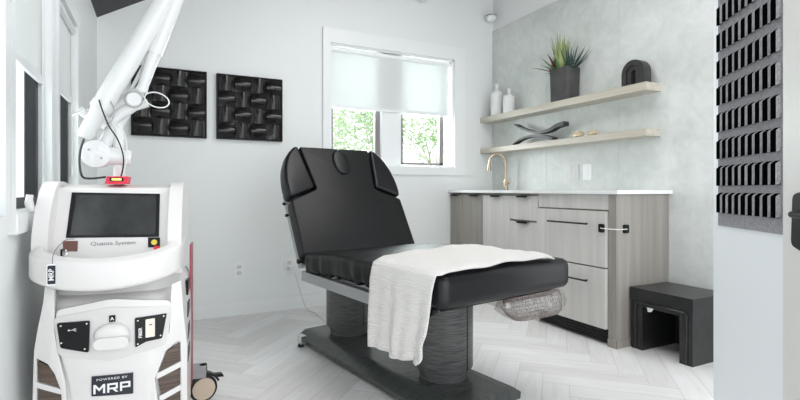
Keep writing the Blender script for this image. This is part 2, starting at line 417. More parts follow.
bmesh.ops.remove_doubles(bm, verts=bm.verts, dist=1e-5)
for f in [f for f in bm.faces if abs(f.normal.x) > 0.9 and abs(f.calc_center_median().x - 1.245) > 0.01 and abs(f.calc_center_median().x - 2.375) > 0.01]: bm.faces.remove(f)
obj('shade_fabric', bm, M_blind, bs, world=True)
bm = B(); box(bm, 1.245, 2.375, YB + 0.038, YB + 0.053, 1.585, 1.612); obj('bottom_bar', bm, M_trim, bs, world=True, bevel=0.005)
bm = B(); tube(bm, [(1.243, YB + 0.045, 2.060), (2.385, YB + 0.045, 2.060)], 0.021, 16); obj('roller_tube', bm, M_trim, bs, world=True)

# ---- left windows
def left_window(n, ya, yb, zb, zt_, blind_z, cas):
    w = thing('window_%d' % n, '', '', (XL, (ya + yb) / 2, zb)); del w['label'], w['category']; struct(w)
    bm = B()
    cw = cas
    box(bm, XL, XL + 0.018, yb, yb + cw, zb - 0.04, zt_ + 0.07)
    box(bm, XL, XL + 0.018, ya - cw, ya, zb - 0.04, zt_ + 0.07)
    box(bm, XL, XL + 0.018, ya, yb, zt_, zt_ + 0.07)
    box(bm, XL, XL + 0.022, ya, yb, zb - 0.055, zb)
    obj('window_casing', bm, M_trim, w, world=True, bevel=0.003)
    bm = B()
    box(bm, XL - 0.14, XL, ya, ya + 0.008, zb, zt_); box(bm, XL - 0.14, XL, yb - 0.008, yb, zb, zt_)
    box(bm, XL - 0.14, XL, ya, yb, zb, zb + 0.008); box(bm, XL - 0.14, XL, ya, yb, zt_ - 0.008, zt_)
    obj('window_lining', bm, M_trim, w, world=True)
    bm = B(); f = 0.045; xa, xb = XL - 0.052, XL - 0.020
    box(bm, xa, xb, ya + 0.008, ya + f, zb + 0.008, zt_ - 0.008); box(bm, xa, xb, yb - f, yb - 0.008, zb + 0.008, zt_ - 0.008)
    box(bm, xa, xb, ya + f, yb - f, zb + 0.008, zb + 0.04); box(bm, xa, xb, ya + f, yb - f, zt_ - f, zt_ - 0.008)
    fr = obj('window_sash', bm, M_blackframe, w, world=True, bevel=0.003)
    bm = B(); box(bm, XL - 0.038, XL - 0.034, ya + 0.03, yb - 0.03, zb + 0.03, zt_ - 0.03); obj('pane', bm, M_glass, fr, world=True)
    lab = {2: 'white roller shade lowered in the left wall window nearest the laser screen',
           3: 'white roller shade in the far left wall window beside the charcoal ceiling corner',
           4: 'white roller shade at the left photo edge, nearest the viewer'}[n]
    s = thing('roller_shade', lab, 'blind', (XL - 0.02, (ya + yb) / 2, zt_ - 0.02), group='roller shades in the left wall windows')
    bm = B(); box(bm, XL - 0.010, XL - 0.0088, ya + 0.012, yb - 0.012, blind_z, zt_ - 0.02); obj('shade_fabric', bm, M_blind, s, world=True)
    bm = B(); box(bm, XL - 0.015, XL - 0.003, ya + 0.012, yb - 0.012, blind_z - 0.012, blind_z + 0.012); obj('bottom_bar', bm, M_trim, s, world=True, bevel=0.004)
    bm = B(); tube(bm, [(XL - 0.001, ya + 0.01, zt_ - 0.03), (XL - 0.001, yb - 0.01, zt_ - 0.03)], 0.014, 12); obj('roller_tube', bm, M_trim, s, world=True)
    bm = B(); tube(bm, [(XL - 0.006, yb - 0.02, zt_ - 0.03), (XL - 0.004, yb - 0.02, zb + 0.1)], 0.0025, 6); lathe(bm, [(0.004, -0.02), (0.006, 0), (0.003, 0.02)], (XL - 0.004, yb - 0.02, zb + 0.09), 8)
    obj('pull_cord', bm, M_trim, s, world=True)
left_window(2, 1.60, 2.08, 0.855, 1.69, 1.30, 0.045)
left_window(3, 2.24, 2.715, 0.915, 1.69, 1.335, 0.07)
left_window(4, 0.98, 1.50, 0.855, 1.69, 1.30, 0.045)
# trim post between windows
bm = B(); box(bm, XL, XL + 0.03, 2.135, 2.165, 0.0 + 0.10, EAVE); struct(obj('trim_1', bm, M_trim, bevel=0.004))

# ---- angled entrance partition with felt art, door strip
P1 = Vector((1.965, 1.137)); D1 = (Vector((1.965, 1.137)) - Vector((1.706, 0.783))).normalized(); N1 = Vector((-D1.y, D1.x))  # N1 faces the room (left)
def pw(s, q, z): p = P1 - D1 * s + N1 * q; return (p.x, p.y, z)
def pbox(bm, s0, s1, q0, q1, za, zb, mi=0):
    v = box(bm, s0, s1, q0, q1, za, zb, mi)
    for k in v: k.co = Vector(pw(k.co.x, k.co.y, k.co.z))
    return v
bm = B(); pbox(bm, -0.004, 0.47, -0.10, 0, 0, ztop(2)); struct(obj('wall_entrance', bm, plain('white_partition_paint', (0.80, 0.83, 0.86), 0.4)))
fp = thing('felt_wall_panel', 'tall grey felt wall panel with rows of black loops beside the door edge', 'wall art', (P1.x - D1.x * .22, P1.y - D1.y * .22, 0.785))
bm = B(); pbox(bm, 0.046, 0.452, 0, 0.006, 0.782, 2.05); obj('felt_backing', bm, M_felt, fp, world=True, bevel=0.002)
ncol, nrow = 9, 11
tb = None
for r_ in range(nrow):
    for c_ in range(ncol):
        zc = 0.875 + r_ * 0.102; sc = 0.056 + (c_ + 0.5) * 0.0434
        if tb is None:
            bm = B()
            # folded tab: black front, pale felt edge facing the door
            vb = box(bm, -0.016, 0.012, 0.0, 0.013, -0.037, 0.033, 0)
            vb[2].co.z -= 0.006; vb[3].co.z -= 0.006; vb[6].co.z -= 0.010; vb[7].co.z -= 0.010
            for f in bm.faces:
                if all(v.co.x > 0.011 for v in f.verts): f.material_index = 1
            vb = box(bm, 0.0122, 0.0185, 0.0, 0.008, -0.030, 0.028, 1)
            loc = Vector(pw(sc, 0.006, zc)); ang = math.atan2(-D1.y, -D1.x)
            bm.transform(Matrix.Rotation(ang, 4, 'Z') @ Matrix.Diagonal((1, -1, 1, 1)))
            tb = obj('felt_tab', bm, [M_blfelt, M_feltlt], fp)
            t_ = tb
        else:
            t_ = tb.copy(); C.objects.link(t_); t_.parent = fp
        t_.location = Vector(pw(sc, 0.006, zc)) - fp.location
        t_.rotation_euler = (0, 0, random.uniform(-0.05, 0.05))
dr = thing('door_1', '', '', pw(0.62, 0, 0)); del dr['label'], dr['category']; struct(dr)
bm = B(); pbox(bm, 0.46, 0.95, -0.06, 0.012, 0.004, 2.1); obj('door_leaf', bm, plain('cream_door_paint', (0.66, 0.655, 0.635), 0.4), dr, world=True, bevel=0.004)
bm = B(); prism(bm, rounded([(0.528, 0.76), (0.578, 0.745), (0.585, 0.88), (0.575, 0.915), (0.535, 0.905)], 0.016), 'y', 0.012, 0.030)
for k in bm.verts: k.co = Vector(pw(k.co.x, k.co.y, k.co.z))
hd = obj('door_handle', bm, M_black, dr, world=True, bevel=0.007, seg=3)
bm = B(); tube(bm, [pw(0.56, 0.03, 0.85), pw(0.56, 0.045, 0.85), pw(0.57, 0.052, 0.85), pw(0.66, 0.052, 0.85)], 0.009, 12); obj('lever', bm, M_black, hd, world=True)

# ------------------------------------------------------------------ cabinets
XF = 2.364
zc = 0.893
def tab_pull(bm, ya, yb, z):
    box(bm, XF - 0.022, XF + 0.004, ya, yb, z, z + 0.003); box(bm, XF - 0.022, XF - 0.019, ya, yb, z - 0.010, z + 0.003)
def cab(name, lab, ya, yb, fronts, body_mat=M_wood):
    t = thing(name, lab, 'cabinet', ((XF + XT) / 2, (ya + yb) / 2, 0))
    bm = B(); box(bm, XF + 0.022, XT - 0.002, ya + 0.0005, yb - 0.0005, 0.0, zc - 0.002); obj('carcass', bm, body_mat, t, world=True)
    for (kind, fa, fb, fz0, fz1, tabc) in fronts:
        bm = B(); box(bm, XF, XF + 0.02, fa + 0.0015, fb - 0.0015, fz0, fz1)
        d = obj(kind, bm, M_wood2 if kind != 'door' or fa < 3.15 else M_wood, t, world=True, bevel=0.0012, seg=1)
        bm = B(); tab_pull(bm, tabc - 0.055, tabc + 0.055, fz1 + 0.0005)
        obj('tab_pull', bm, M_black, d, world=True)
    return t
cab('sink_cabinet', 'grey-washed double door cabinet under the brass faucet, against the back wall', 3.187, 3.674,
    [('door', 3.43, 3.672, 0.10, 0.872, 3.58), ('door', 3.187, 3.43, 0.10, 0.872, 3.30)])
cab('base_cabinet', 'grey-washed single door cabinet between the double doors and the small drawer unit', 2.851, 3.187,
    [('door', 2.851, 3.187, 0.10, 0.872, 3.01)])
cab('drawer_cabinet', 'narrow grey-washed cabinet with one drawer above a door, beside the wide drawers', 2.553, 2.851,
    [('drawer', 2.553, 2.851, 0.70, 0.872, 2.70), ('door', 2.553, 2.851, 0.10, 0.685, 2.70)])
for nm_, (ya, yb) in (('', (2.553, 3.674)),):
    bm = B(); box(bm, XF + 0.004, XF + 0.021, 2.553, 3.674, 0.0, 0.095)
    tag(obj('toe_kick_board', bm, M_wood2), 'pale grey-washed toe-kick board along the floor under the narrow cabinets', 'plinth')
# fridge drawers
fr = thing('drawer_refrigerator', 'wide pale grey two-drawer unit with black bar pulls and black floor grille', 'refrigerator', ((XF + XT) / 2, 2.26, 0))
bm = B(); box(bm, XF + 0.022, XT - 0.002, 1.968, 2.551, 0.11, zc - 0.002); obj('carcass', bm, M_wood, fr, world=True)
bm = B(); box(bm, XF + 0.003, XF + 0.022, 1.968, 2.551, 0.80, zc - 0.002); obj('filler_strip', bm, M_wood2, fr, world=True)
XD = XF - 0.022
for z0_, z1_, zh in ((0.460, 0.790, 0.712), (0.098, 0.452, 0.367)):
    bm = B(); box(bm, XD, XD + 0.040, 1.972, 2.543, z0_, z1_); d = obj('drawer', bm, M_wood2, fr, world=True, bevel=0.0015, seg=1)
    bm = B(); ya, yb = 2.085, 2.41
    tube(bm, [(XD - 0.03, ya, zh), (XD - 0.03, yb, zh)], 0.0055, 10)
    for yy in (ya + 0.02, yb - 0.02): tube(bm, [(XD - 0.03, yy, zh), (XD + 0.001, yy, zh)], 0.0045, 8)
    obj('bar_pull', bm, M_black, d, world=True)
bm = B(); box(bm, XF + 0.03, XF + 0.30, 1.972, 2.545, 0.004, 0.096)
for k in range(5): box(bm, XF + 0.018, XF + 0.03, 1.972, 2.545, 0.012 + k * 0.017, 0.020 + k * 0.017)
obj('floor_grille', bm, plain('black_grille', (0.006, 0.006, 0.006), 0.4), fr, world=True)
bm = B(); box(bm, XF - 0.002, XT - 0.001, 1.912, 1.966, 0.0, zc - 0.002)
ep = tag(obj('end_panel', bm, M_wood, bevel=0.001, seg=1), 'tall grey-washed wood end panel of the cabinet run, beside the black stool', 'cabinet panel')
bm = B(); box(bm, XF - 0.008, XT - 0.002, 1.9055, 1.9115, 0, 0.045); box(bm, XF - 0.010, XF - 0.0025, 1.9055, 1.966, 0, 0.045)
obj('base_molding', bm, M_wood, ep)
ct = thing('countertop', 'thin white quartz countertop along the grey-washed cabinets under the shelves', 'countertop', (2.6, 2.78, zc))
bm = B(); box(bm, XF - 0.022, XT - 0.001, 1.888, YB - 0.002, zc, 0.9155); obj('slab', bm, M_counter, ct, world=True, bevel=0.002)
# child lock
cl = thing('child_lock_strap', 'white strap lock with two black pads across the cabinet corner', 'safety lock', (XF + 0.0, 1.95, 0.69))
bm = B(); prism(bm, rrect(0.036, 0.05, 0.008, 3, 1.994, 0.692), 'x', XD - 0.012, XD, 0); obj('lock_pad', bm, M_black, cl, world=True, bevel=0.003)
bm = B(); prism(bm, rrect(0.04, 0.05, 0.008, 3, 2.437, 0.690), 'y', 1.900, 1.912, 0); obj('lock_pad', bm, M_black, cl, world=True, bevel=0.003)
bm = B()
pts = smooth_pts([(XD - 0.013, 1.994, 0.692), (XD - 0.018, 1.955, 0.6915), (XD - 0.004, 1.905, 0.691), (2.40, 1.894, 0.69), (2.437, 1.899, 0.689)], 5)
tube(bm, pts, 0.0028, 6); obj('strap', bm, M_white, cl, world=True)

# faucet
fc = thing('kitchen_faucet', 'tall brass gooseneck faucet on the white countertop', 'faucet', (2.745, 3.37, 0.9155))
bm = B(); lathe(bm, [(0.026, 0), (0.026, 0.006), (0.021, 0.010), (0.020, 0.075), (0.014, 0.085), (0.012, 0.10)], n=24); obj('faucet_body', bm, M_brass, fc)
bm = B(); Rn = 0.075
path = [(0, 0, 0.09), (0, 0, 0.24)] + [(-(Rn - Rn * cos(a)) * 0.96, (Rn - Rn * cos(a)) * 0.28, 0.245 + Rn * sin(a)) for a in [pi * k / 12 for k in range(13)]]
tube(bm, path, 0.0115, 14); obj('spout', bm, M_brass, fc)
bm = B(); e_ = path[-1]; tube(bm, [e_, (e_[0] - 0.003, e_[1], e_[2] - 0.02), (e_[0] - 0.006, e_[1], e_[2] - 0.075)], [0.012, 0.015, 0.018], 14); obj('spray_head', bm, M_brass, fc)
bm = B(); tube(bm, [(0, 0, 0.062), (0.0, -0.045, 0.062)], 0.012, 12); tube(bm, [(0, -0.045, 0.062), (0, -0.05, 0.062), (-0.0, -0.052, 0.115)], 0.006, 10); obj('lever', bm, M_brass, fc)

# ------------------------------------------------------------------ shelves
for z0_, z1_, lab in ((1.540, 1.590, 'upper pale oak floating shelf holding the planter and white bottles'),
                      (1.255, 1.299, 'lower pale oak floating shelf under the planter shelf')):
    s = thing('floating_shelf', lab, 'shelf', (2.775, 2.82, z0_), group='floating shelves on the tiled wall')
    bm = B(); box(bm, 2.697, XT - 0.001, 1.967, YB - 0.002, z0_, z1_); obj('shelf_board', bm, M_shelf, s, world=True, bevel=0.002, seg=1)
ZU, ZL = 1.590, 1.299
def bottle(lab, y, r, hb, hn):
    t = thing('ceramic_bottle', lab, 'bottle', (2.762, y, ZU), group='white ceramic bottles on the upper shelf')
    bm = B(); lathe(bm, [(r * .9, 0), (r, 0.006), (r, hb * .82), (r * .93, hb * .93), (r * .6, hb), (r * .3, hb + .008)], n=32); obj('bottle_body', bm, M_ceram, t)
    bm = B(); lathe(bm, [(r * .3, hb + .004), (r * .27, hb + hn * .8), (r * .34, hb + hn * .85), (r * .34, hb + hn)], n=20); obj('bottle_neck', bm, M_ceram, t)
bottle('taller white ceramic bottle at the far end of the upper shelf', 3.515, 0.054, 0.228, 0.065)
bottle('shorter white ceramic bottle beside the taller one on the upper shelf', 3.345, 0.052, 0.165, 0.055)
# planter
pl = thing('planter', 'tall charcoal clay planter with spiky green succulents on the upper shelf', 'potted plant', (2.765, 2.70, ZU))
bm = B()
loft(bm, [[(x, y, z) for x, y in rrect(w, h, 0.022, 4)] for w, h, z in ((0.122, 0.172, 0), (0.130, 0.182, 0.004), (0.138, 0.192, 0.243), (0.136, 0.190, 0.248), (0.118, 0.170, 0.246), (0.116, 0.168, 0.22))])
obj('pot', bm, M_pot, pl)
bm = B(); loft(bm, [[(x, y, z) for x, y in rrect(0.116, 0.158, 0.02, 4)] for z in (0.218, 0.232)]); obj('soil', bm, M_soil, pl)
def blade(bm, base, d, L, w, curl=0.0, th=0.004):
    d = Vector(d).normalized(); side = d.cross(Vector((0, 0, 1)))
    if side.length < 0.1: side = Vector((0, 1, 0))
    side.normalize(); nr = side.cross(d); rings = []
    for k in range(7):
        t = k / 6; c = Vector(base) + d * L * t + Vector((0, 0, -1)) * curl * t * t * L + Vector((d.x, d.y, 0)) * curl * 0.4 * t * t * L
        ww = w * (0.6 + 0.9 * t * (1 - t) * 1.6) * (1 - t ** 2.5) + 0.0008; tt = th * (1 - t) + 0.0006
        rings.append([c + side * ww, c + nr * -tt, c - side * ww, c + nr * tt * 0.3])
    loft(bm, rings)
def fan(parent, nm, mat, n, c, spread, L0, L1, w, curl=0.0, bias=(0, 0, 0)):
    for k in range(n):
        a = k * 2.399 + random.random() * .5; s_ = spread * sqrt((k + 0.6) / n)
        d = Vector((sin(s_) * cos(a), sin(s_) * sin(a), cos(s_))) + Vector(bias)
        d.x = min(d.x, 0.35)
        bm = B(); blade(bm, (c[0] + 0.012 * cos(a), c[1] + 0.012 * sin(a), c[2]), d, random.uniform(L0, L1), w, curl)
        obj(nm, bm, mat, parent, smooth=80)
fan(pl, 'agave_leaf', M_leafy, 13, (-0.03, 0.0, 0.225), 0.42, 0.20, 0.31, 0.015)
fan(pl, 'aloe_leaf', M_leaf, 20, (-0.015, 0.035, 0.225), 1.1, 0.11, 0.18, 0.014, 0.15)
fan(pl, 'dark_air_plant_leaf', M_leafd, 22, (0.0, -0.06, 0.225), 1.1, 0.13, 0.22, 0.006, -0.1, (0, -0.6, 0))
fan(pl, 'red_succulent_leaf', M_leafr, 12, (-0.02, 0.06, 0.225), 1.1, 0.12, 0.20, 0.018, 0.15, (-0.1, 0.75, 0.15))
# arch sculpture
ar = thing('arch_sculpture', 'small black concrete double arch ornament near the near end of the upper shelf', 'ornament', (2.765, 2.085, ZU))
def arch_pts(w, h, hw, hz, n=14):
    o = [(-w / 2, 0)] + [(-w / 2 * cos(a), h - w / 2 + w / 2 * sin(a)) for a in [pi * k / n for k in range(n + 1)]] + [(w / 2, 0)]
    i = [(-hw / 2, 0)] + [(-hw / 2 * cos(a), hz - hw / 2 + hw / 2 * sin(a)) for a in [pi * k / n for k in range(n + 1)]] + [(hw / 2, 0)]
    return o, i
def arch(bm, w, h, hw, hz, xa, xb):
    o, i = arch_pts(w, h, hw, hz)
    V = [[bm.verts.new((x, p[0], p[1])) for p in ring] for x in (xa, xb) for ring in (o, i)]
    n = len(o)
    for k in range(n - 1):
        bm.faces.new([V[0][k], V[0][k + 1], V[1][k + 1], V[1][k]]); bm.faces.new([V[2][k + 1], V[2][k], V[3][k], V[3][k + 1]])
        bm.faces.new([V[0][k + 1], V[0][k], V[2][k], V[2][k + 1]]); bm.faces.new([V[1][k], V[1][k + 1], V[3][k + 1], V[3][k]])
    for k in (0, n - 1): bm.faces.new([V[0][k], V[1][k], V[3][k], V[2][k]])
bm = B(); arch(bm, 0.165, 0.165, 0.10, 0.132, -0.038, 0.03); obj('outer_arch', bm, M_conc, ar, bevel=0.003)
bm = B(); arch(bm, 0.096, 0.128, 0.032, 0.100, -0.030, 0.026); obj('inner_arch', bm, M_conc, ar, bevel=0.003)
# crossing sculpture on lower shelf
cs = thing('crossed_arc_sculpture', 'black sculpture of two crossed curved bars on the lower shelf', 'sculpture', (2.765, 2.98, ZL))
def arc_bar(pts, th, xa, xb, name):
    sp = smooth_pts([(0, p[0], p[1]) for p in pts], 6); bm = B(); rings = []
    n = len(sp)
    for k, p in enumerate(sp):
        t = (sp[min(k + 1, n - 1)] - sp[max(k - 1, 0)]).normalized(); nr = Vector((0, -t.z, t.y))
        e = th * (0.55 + 0.9 * (k / (n - 1)))
        rings.append([p + Vector((xa, 0, 0)) - nr * e / 2, p + Vector((xb, 0, 0)) - nr * e / 2, p + Vector((xb, 0, 0)) + nr * e / 2, p + Vector((xa, 0, 0)) + nr * e / 2])
    loft(bm, rings); return obj(name, bm, M_conc, cs, bevel=0.002, seg=1)
yc = 2.98
arc_bar([(3.245 - yc, .180), (3.135 - yc, .128), (2.974 - yc, .082), (2.85 - yc, .086), (2.76 - yc, .112), (2.685 - yc, .122)], 0.022, -0.03, 0.03, 'upper_bar')
arc_bar([(3.27 - yc, .012), (3.19 - yc, .042), (3.09 - yc, .060), (2.974 - yc, .058), (2.88 - yc, .038), (2.80 - yc, .013)], 0.019, -0.028, 0.028, 'lower_bar')
def geode(lab, y, s):
    bm = B(); bmesh.ops.create_icosphere(bm, subdivisions=3, radius=1)
    for v in bm.verts:
        k = 1 + 0.28 * noise.noise(v.co * 2.3 + Vector((y * 9, 0, 0))); v.co = Vector((v.co.x * .9 * k, v.co.y * 1.35 * k, v.co.z * .68 * k)) * s
    zmin = min(v.co.z for v in bm.verts)
    for v in bm.verts: v.co.z -= zmin
    o = obj('geode_stone', bm, M_gold, smooth=25); o.location = (2.755, y, ZL); tag(o, lab, 'decorative stone', 'geode stones on the lower shelf')
geode('gold and white geode stone nearer the crossed sculpture on the lower shelf', 2.560, 0.036)
geode('gold and white geode stone nearest the free end of the lower shelf', 2.425, 0.032)

# outlets
def outlet(lab, loc, rz, kind=0):
    t = thing('wall_outlet', lab, 'outlet', loc, rz, 'outlets low on the back wall')
    bm = B(); prism(bm, rrect(0.072, 0.115, 0.006, 3), 'y', -0.006, 0); obj('cover_plate', bm, M_trim, t, bevel=0.0015, seg=1)
    for z in (0.022, -0.022):
        bm = B(); prism(bm, rrect(0.034, 0.030, 0.010, 4, 0, z), 'y', -0.0085, -0.005)
        r_ = obj('receptacle', bm, M_plast2, t)
        bm = B(); box(bm, -0.008, -0.0055, -0.0092, -0.0084, z - 0.004, z + 0.006); box(bm, 0.0055, 0.008, -0.0092, -0.0084, z - 0.004, z + 0.006); obj('slots', bm, M_grey, r_)
    return t
outlet('white wall outlet on the back wall between laser machine and treatment bed', (0.531, YB, 0.329), 0)
op = outlet('white wall outlet on the back wall partly behind the bed backrest', (0.90, YB, 0.335), 0)
def rocker(lab, y, gang, dark):
    t = thing('wall_switch' if dark else 'wall_outlet', lab, 'switch' if dark else 'outlet', (XT, y, 1.048), -pi / 2)
    bm = B(); prism(bm, rrect(0.078, 0.118, 0.006, 3), 'y', -0.006, 0); obj('cover_plate', bm, M_trim if not dark else plain('off_white_plate', (0.62, 0.63, 0.63), 0.4), t, bevel=0.0015, seg=1)
    bm = B(); prism(bm, rrect(0.034, 0.066, 0.003, 2), 'y', -0.009, -0.005); obj('rocker' if dark else 'receptacle', bm, M_plast2 if dark else M_trim, t, bevel=0.001, seg=1)
rocker('off-white wall switch on the tiled wall, left of the paired plates', 2.668, 1, True)
rocker('bright white outlet plate on the tiled wall, right of the paired plates', 2.548, 1, False)
# power cord
cord = smooth_pts([(0.905, YB - 0.030, 0.31), (0.93, YB - 0.06, 0.27), (0.97, YB - 0.10, 0.12), (1.0, YB - 0.14, 0.02), (1.04, YB - 0.25, 0.006), (1.03, 3.10, 0.006), (1.0, 2.95, 0.03)], 6)
bm = B(); tube(bm, cord, 0.004, 8); box(bm, 0.892, 0.918, YB - 0.036, YB - 0.009, 0.300, 0.326)
tag(obj('power_cord', bm, M_plast2), 'thin pale power cord from the back wall outlet to the bed base', 'cord')
# puck lights by the corner
def puck(lab, loc):
    t = thing('puck_light', lab, 'light', loc, 0, 'puck lights high on the back wall')
    bm = B(); lathe(bm, [(0.045, 0), (0.050, -0.006), (0.050, -0.020), (0.036, -0.040), (0.012, -0.046)], n=28); obj('lamp_housing', bm, M_trim, t)
    bm = B(); lathe(bm, [(0.053, 0), (0.053, 0.007), (0.02, 0.010)], n=28); obj('mounting_ring', bm, M_greyp, t)
    bm = B(); box(bm, -0.012, 0.012, 0, 0.06, -0.004, 0.006); obj('bracket', bm, M_trim, t)
puck('small white puck light high on the back wall beside the tiled wall corner', (2.775, YB - 0.06, 2.535))
puck('small white puck light at the top photo edge above the back window', (2.045, YB - 0.06, 2.600))

# ------------------------------------------------------------------ woven art panels
def art_tile(orient, mirrored):
    bm = B(); w = 0.108; n = 10; V = []
    for i in range(n + 1):
        t = i / n; a = -w / 2 + w * t
        # S-shaped swell across the tile
        d = 0.010 + 0.026 * (sin(pi * t) ** 1.5) * (0.55 + 0.45 * (t if mirrored else 1 - t)) * 1.3
        row = []
        for k in range(5):
            b_ = -w / 2 + w * k / 4; dd = d * (0.86 + 0.14 * sin(pi * k / 4))
            row.append((a, -dd, b_) if orient else (b_, -dd, a))
        V.append([bm.verts.new(p) for p in row])
    for i in range(n):
        for k in range(4): bm.faces.new([V[i][k], V[i + 1][k], V[i + 1][k + 1], V[i][k + 1]])
    # skirt to the back board
    be = [e for e in bm.edges if len(e.link_faces) == 1]
    r = bmesh.ops.extrude_edge_only(bm, edges=be)
    for v in [g for g in r['geom'] if isinstance(g, bmesh.types.BMVert)]: v.co.y = -0.002
    return bm
protos = {}
def art_panel(lab, xc):
    t = thing('woven_art_panel', lab, 'wall art', (xc, YB, 1.5175), group='black relief panels on the back wall')
    bm = B(); h = 0.2345
    box(bm, -h + 0.004, h - 0.004, -0.012, 0, -h + .004, h - .004)
    for a0, a1, b0, b1 in ((-h, h, h - .008, h), (-h, h, -h, -h + .008), (-h, -h + .008, -h + .008, h - .008), (h - .008, h, -h + .008, h - .008)): box(bm, a0, a1, -0.030, 0, b0, b1)
    obj('art_frame', bm, M_artfr, t)
    for i in range(4):
        for j in range(4):
            o_ = (i + j) % 2; mi = random.random() < 0.5; key = (o_, mi)
            if key not in protos:
                protos[key] = obj('curved_tile', art_tile(o_, mi), M_artgl2 if o_ else M_artgl, t, smooth=50); c = protos[key]
            else:
                c = protos[key].copy(); C.objects.link(c); c.parent = t
            c.location = (-0.168 + i * 0.112, -0.012, -0.168 + j * 0.112)
art_panel('black woven-look square relief panel behind the laser arm', 0.074)
art_panel('black woven-look square relief panel nearer the window', 0.6085)

# ------------------------------------------------------------------ stool
st = thing('upholstered_stool', 'black leather step stool with an open arch front, beside the cabinet end', 'stool', (2.632, 1.7155, 0))
sx0, sx1, sy0, sy1, sh = 2.465, 2.80, 1.531, 1.90, 0.352
cxs, cys = 2.675, 1.7425
bm = B(); box(bm, sx0, sx1, sy0, sy1, sh - 0.062, sh); 
obj('stool_top', bm, M_stool, st, world=True, bevel=0.014, seg=4)
for a, b_ in ((sy0 + .004, sy0 + 0.075), (sy1 - 0.075, sy1 - .004)):
    bm = B(); box(bm, sx0 + .004, sx1 - .004, a, b_, 0.0, sh - 0.06); obj('stool_side', bm, M_stool, st, world=True, bevel=0.009, seg=3)
bm = B()   # stitched inner frame piping
fy0, fy1 = sy0 + 0.035, sy1 - 0.035
pth = [(sx0 - 0.0005, fy0, 0.004), (sx0 - 0.0005, fy0, sh - 0.09), (sx0 - 0.0005, fy0 + .012, sh - .078), (sx0 - 0.0005, fy1 - .012, sh - 0.078), (sx0 - 0.0005, fy1, sh - .09), (sx0 - 0.0005, fy1, 0.004)]
tube(bm, pth, 0.006, 8)
pth = [(sx0 - 0.0005, sy0 + 0.007, sh - 0.064), (sx0 - 0.0005, sy1 - 0.007, sh - 0.064)]; tube(bm, pth, 0.004, 8)
obj('piping', bm, M_stool, st, world=True)
bm = B(); box(bm, sx0 + 0.012, sx0 + 0.05, sy0 + 0.07, sy1 - 0.07, sh - 0.105, sh - 0.06); obj('apron', bm, M_stool, st, world=True, bevel=0.008, seg=3)
bm = B(); box(bm, sx1 - 0.03, sx1 - 0.008, sy0 + 0.07, sy1 - 0.07, 0.0, sh - 0.06); obj('back_board', bm, M_stool, st, world=True)
bm = B(); prism(bm, [(1.76, sh - .10), (1.80, sh - .10), (1.795, sh - .125), (1.775, sh - .122)], 'x', sx0 + 0.010, sx0 + 0.014)
obj('care_tag', bm, M_white, st, world=True)

# ------------------------------------------------------------------ treatment bed
TH = radians(9.5); AX = Vector((sin(TH), -cos(TH), 0)); QX = Vector((cos(TH), sin(TH), 0)); OB = Vector((1.1825, 1.901, 0))
bed = thing('treatment_bed', 'black vinyl treatment bed with raised backrest on two grey columns', 'treatment bed', tuple(OB), 0)
MB = Matrix(((QX.x, AX.x, 0, 0), (QX.y, AX.y, 0, 0), (0, 0, 1, 0), (0, 0, 0, 1)))   # local (q, s, z)
def bobj(name, bm, mat, parent=None, **k):
    bm.transform(MB); return obj(name, bm, mat, parent or bed, **k)
# base plate: arched slab
def base_plate():
    bm = B(); rings = []
    q0, q1 = -0.275, 0.170; s0, s1 = -1.00, 0.315
    n = 9
    for k in range(0, 13):
        s = s0 + (s1 - s0) * k / 12
        ring = []
        for j in range(n + 1):
            t = j / n; q = q0 + (q1 - q0) * t
            e = min(t, 1 - t) * (q1 - q0)
            z = 0.045 + 0.033 * min(1, sqrt(max(0, 1 - (1 - min(e / 0.06, 1)) ** 2)))
            ring.append((q, s, z))
        ring += [(q1 - 0.004, s, 0.018), (q0 + 0.004, s, 0.018)]
        rings.append(ring)
    loft(bm, rings); return bm
bobj('base_plate', base_plate(), M_base, bevel=0.004, seg=2)
def bcol(s, q, z0, z1, nm):
    bm = B(); r = 0.133
    lathe(bm, [(0.108, z0), (0.110, z0 + 0.02), (0.118, z0 + 0.05), (0.118, z0 + 0.055)], (q, s, 0), 40); c = None
    lathe(bm, [(r - .003, z0 + 0.055), (r, z0 + 0.06), (r, z1 - .004), (r - .004, z1)], (q, s, 0), 48)
    c = bobj(nm, bm, M_lam)
    bm = B(); box(bm, q + 0.02, q + 0.022, s + r - 0.004, s + r + 0.0008, z0 + .06, z1 - .01)
    bobj('column_seam', bm, M_black, c); return c
bcol(0.035, -0.028, 0.070, 0.485, 'lift_column')
bcol(-0.800, -0.038, 0.070, 0.43, 'lift_column')
# feet
for s, q, m_, chrome in ((-0.93, -0.275, M_chrome, 1), (-0.93, 0.17, M_chrome, 1), (0.27, -0.16, M_green, 0), (0.27, 0.12, M_green, 0)):
    bm = B()
    if chrome:
        box(bm, q - 0.022 if q < 0 else q - 0.01, q + 0.01 if q < 0 else q + 0.022, s - 0.03, s + 0.03, 0.022, 0.066)
        f_ = bobj('leveling_foot', bm, M_chrome, bevel=0.004)
    else:
        lathe(bm, [(0.022, 0.006), (0.022, 0.02)], (q, s, 0), 20); f_ = bobj('leveling_foot', bm, M_green)
    bm = B(); lathe(bm, [(0.016, 0.0), (0.018, 0.004), (0.012, 0.022)], ((q + (-0.012 if q < 0 else 0.012)) if chrome else q, s, 0), 18); bobj('foot_pad', bm, M_black, f_)
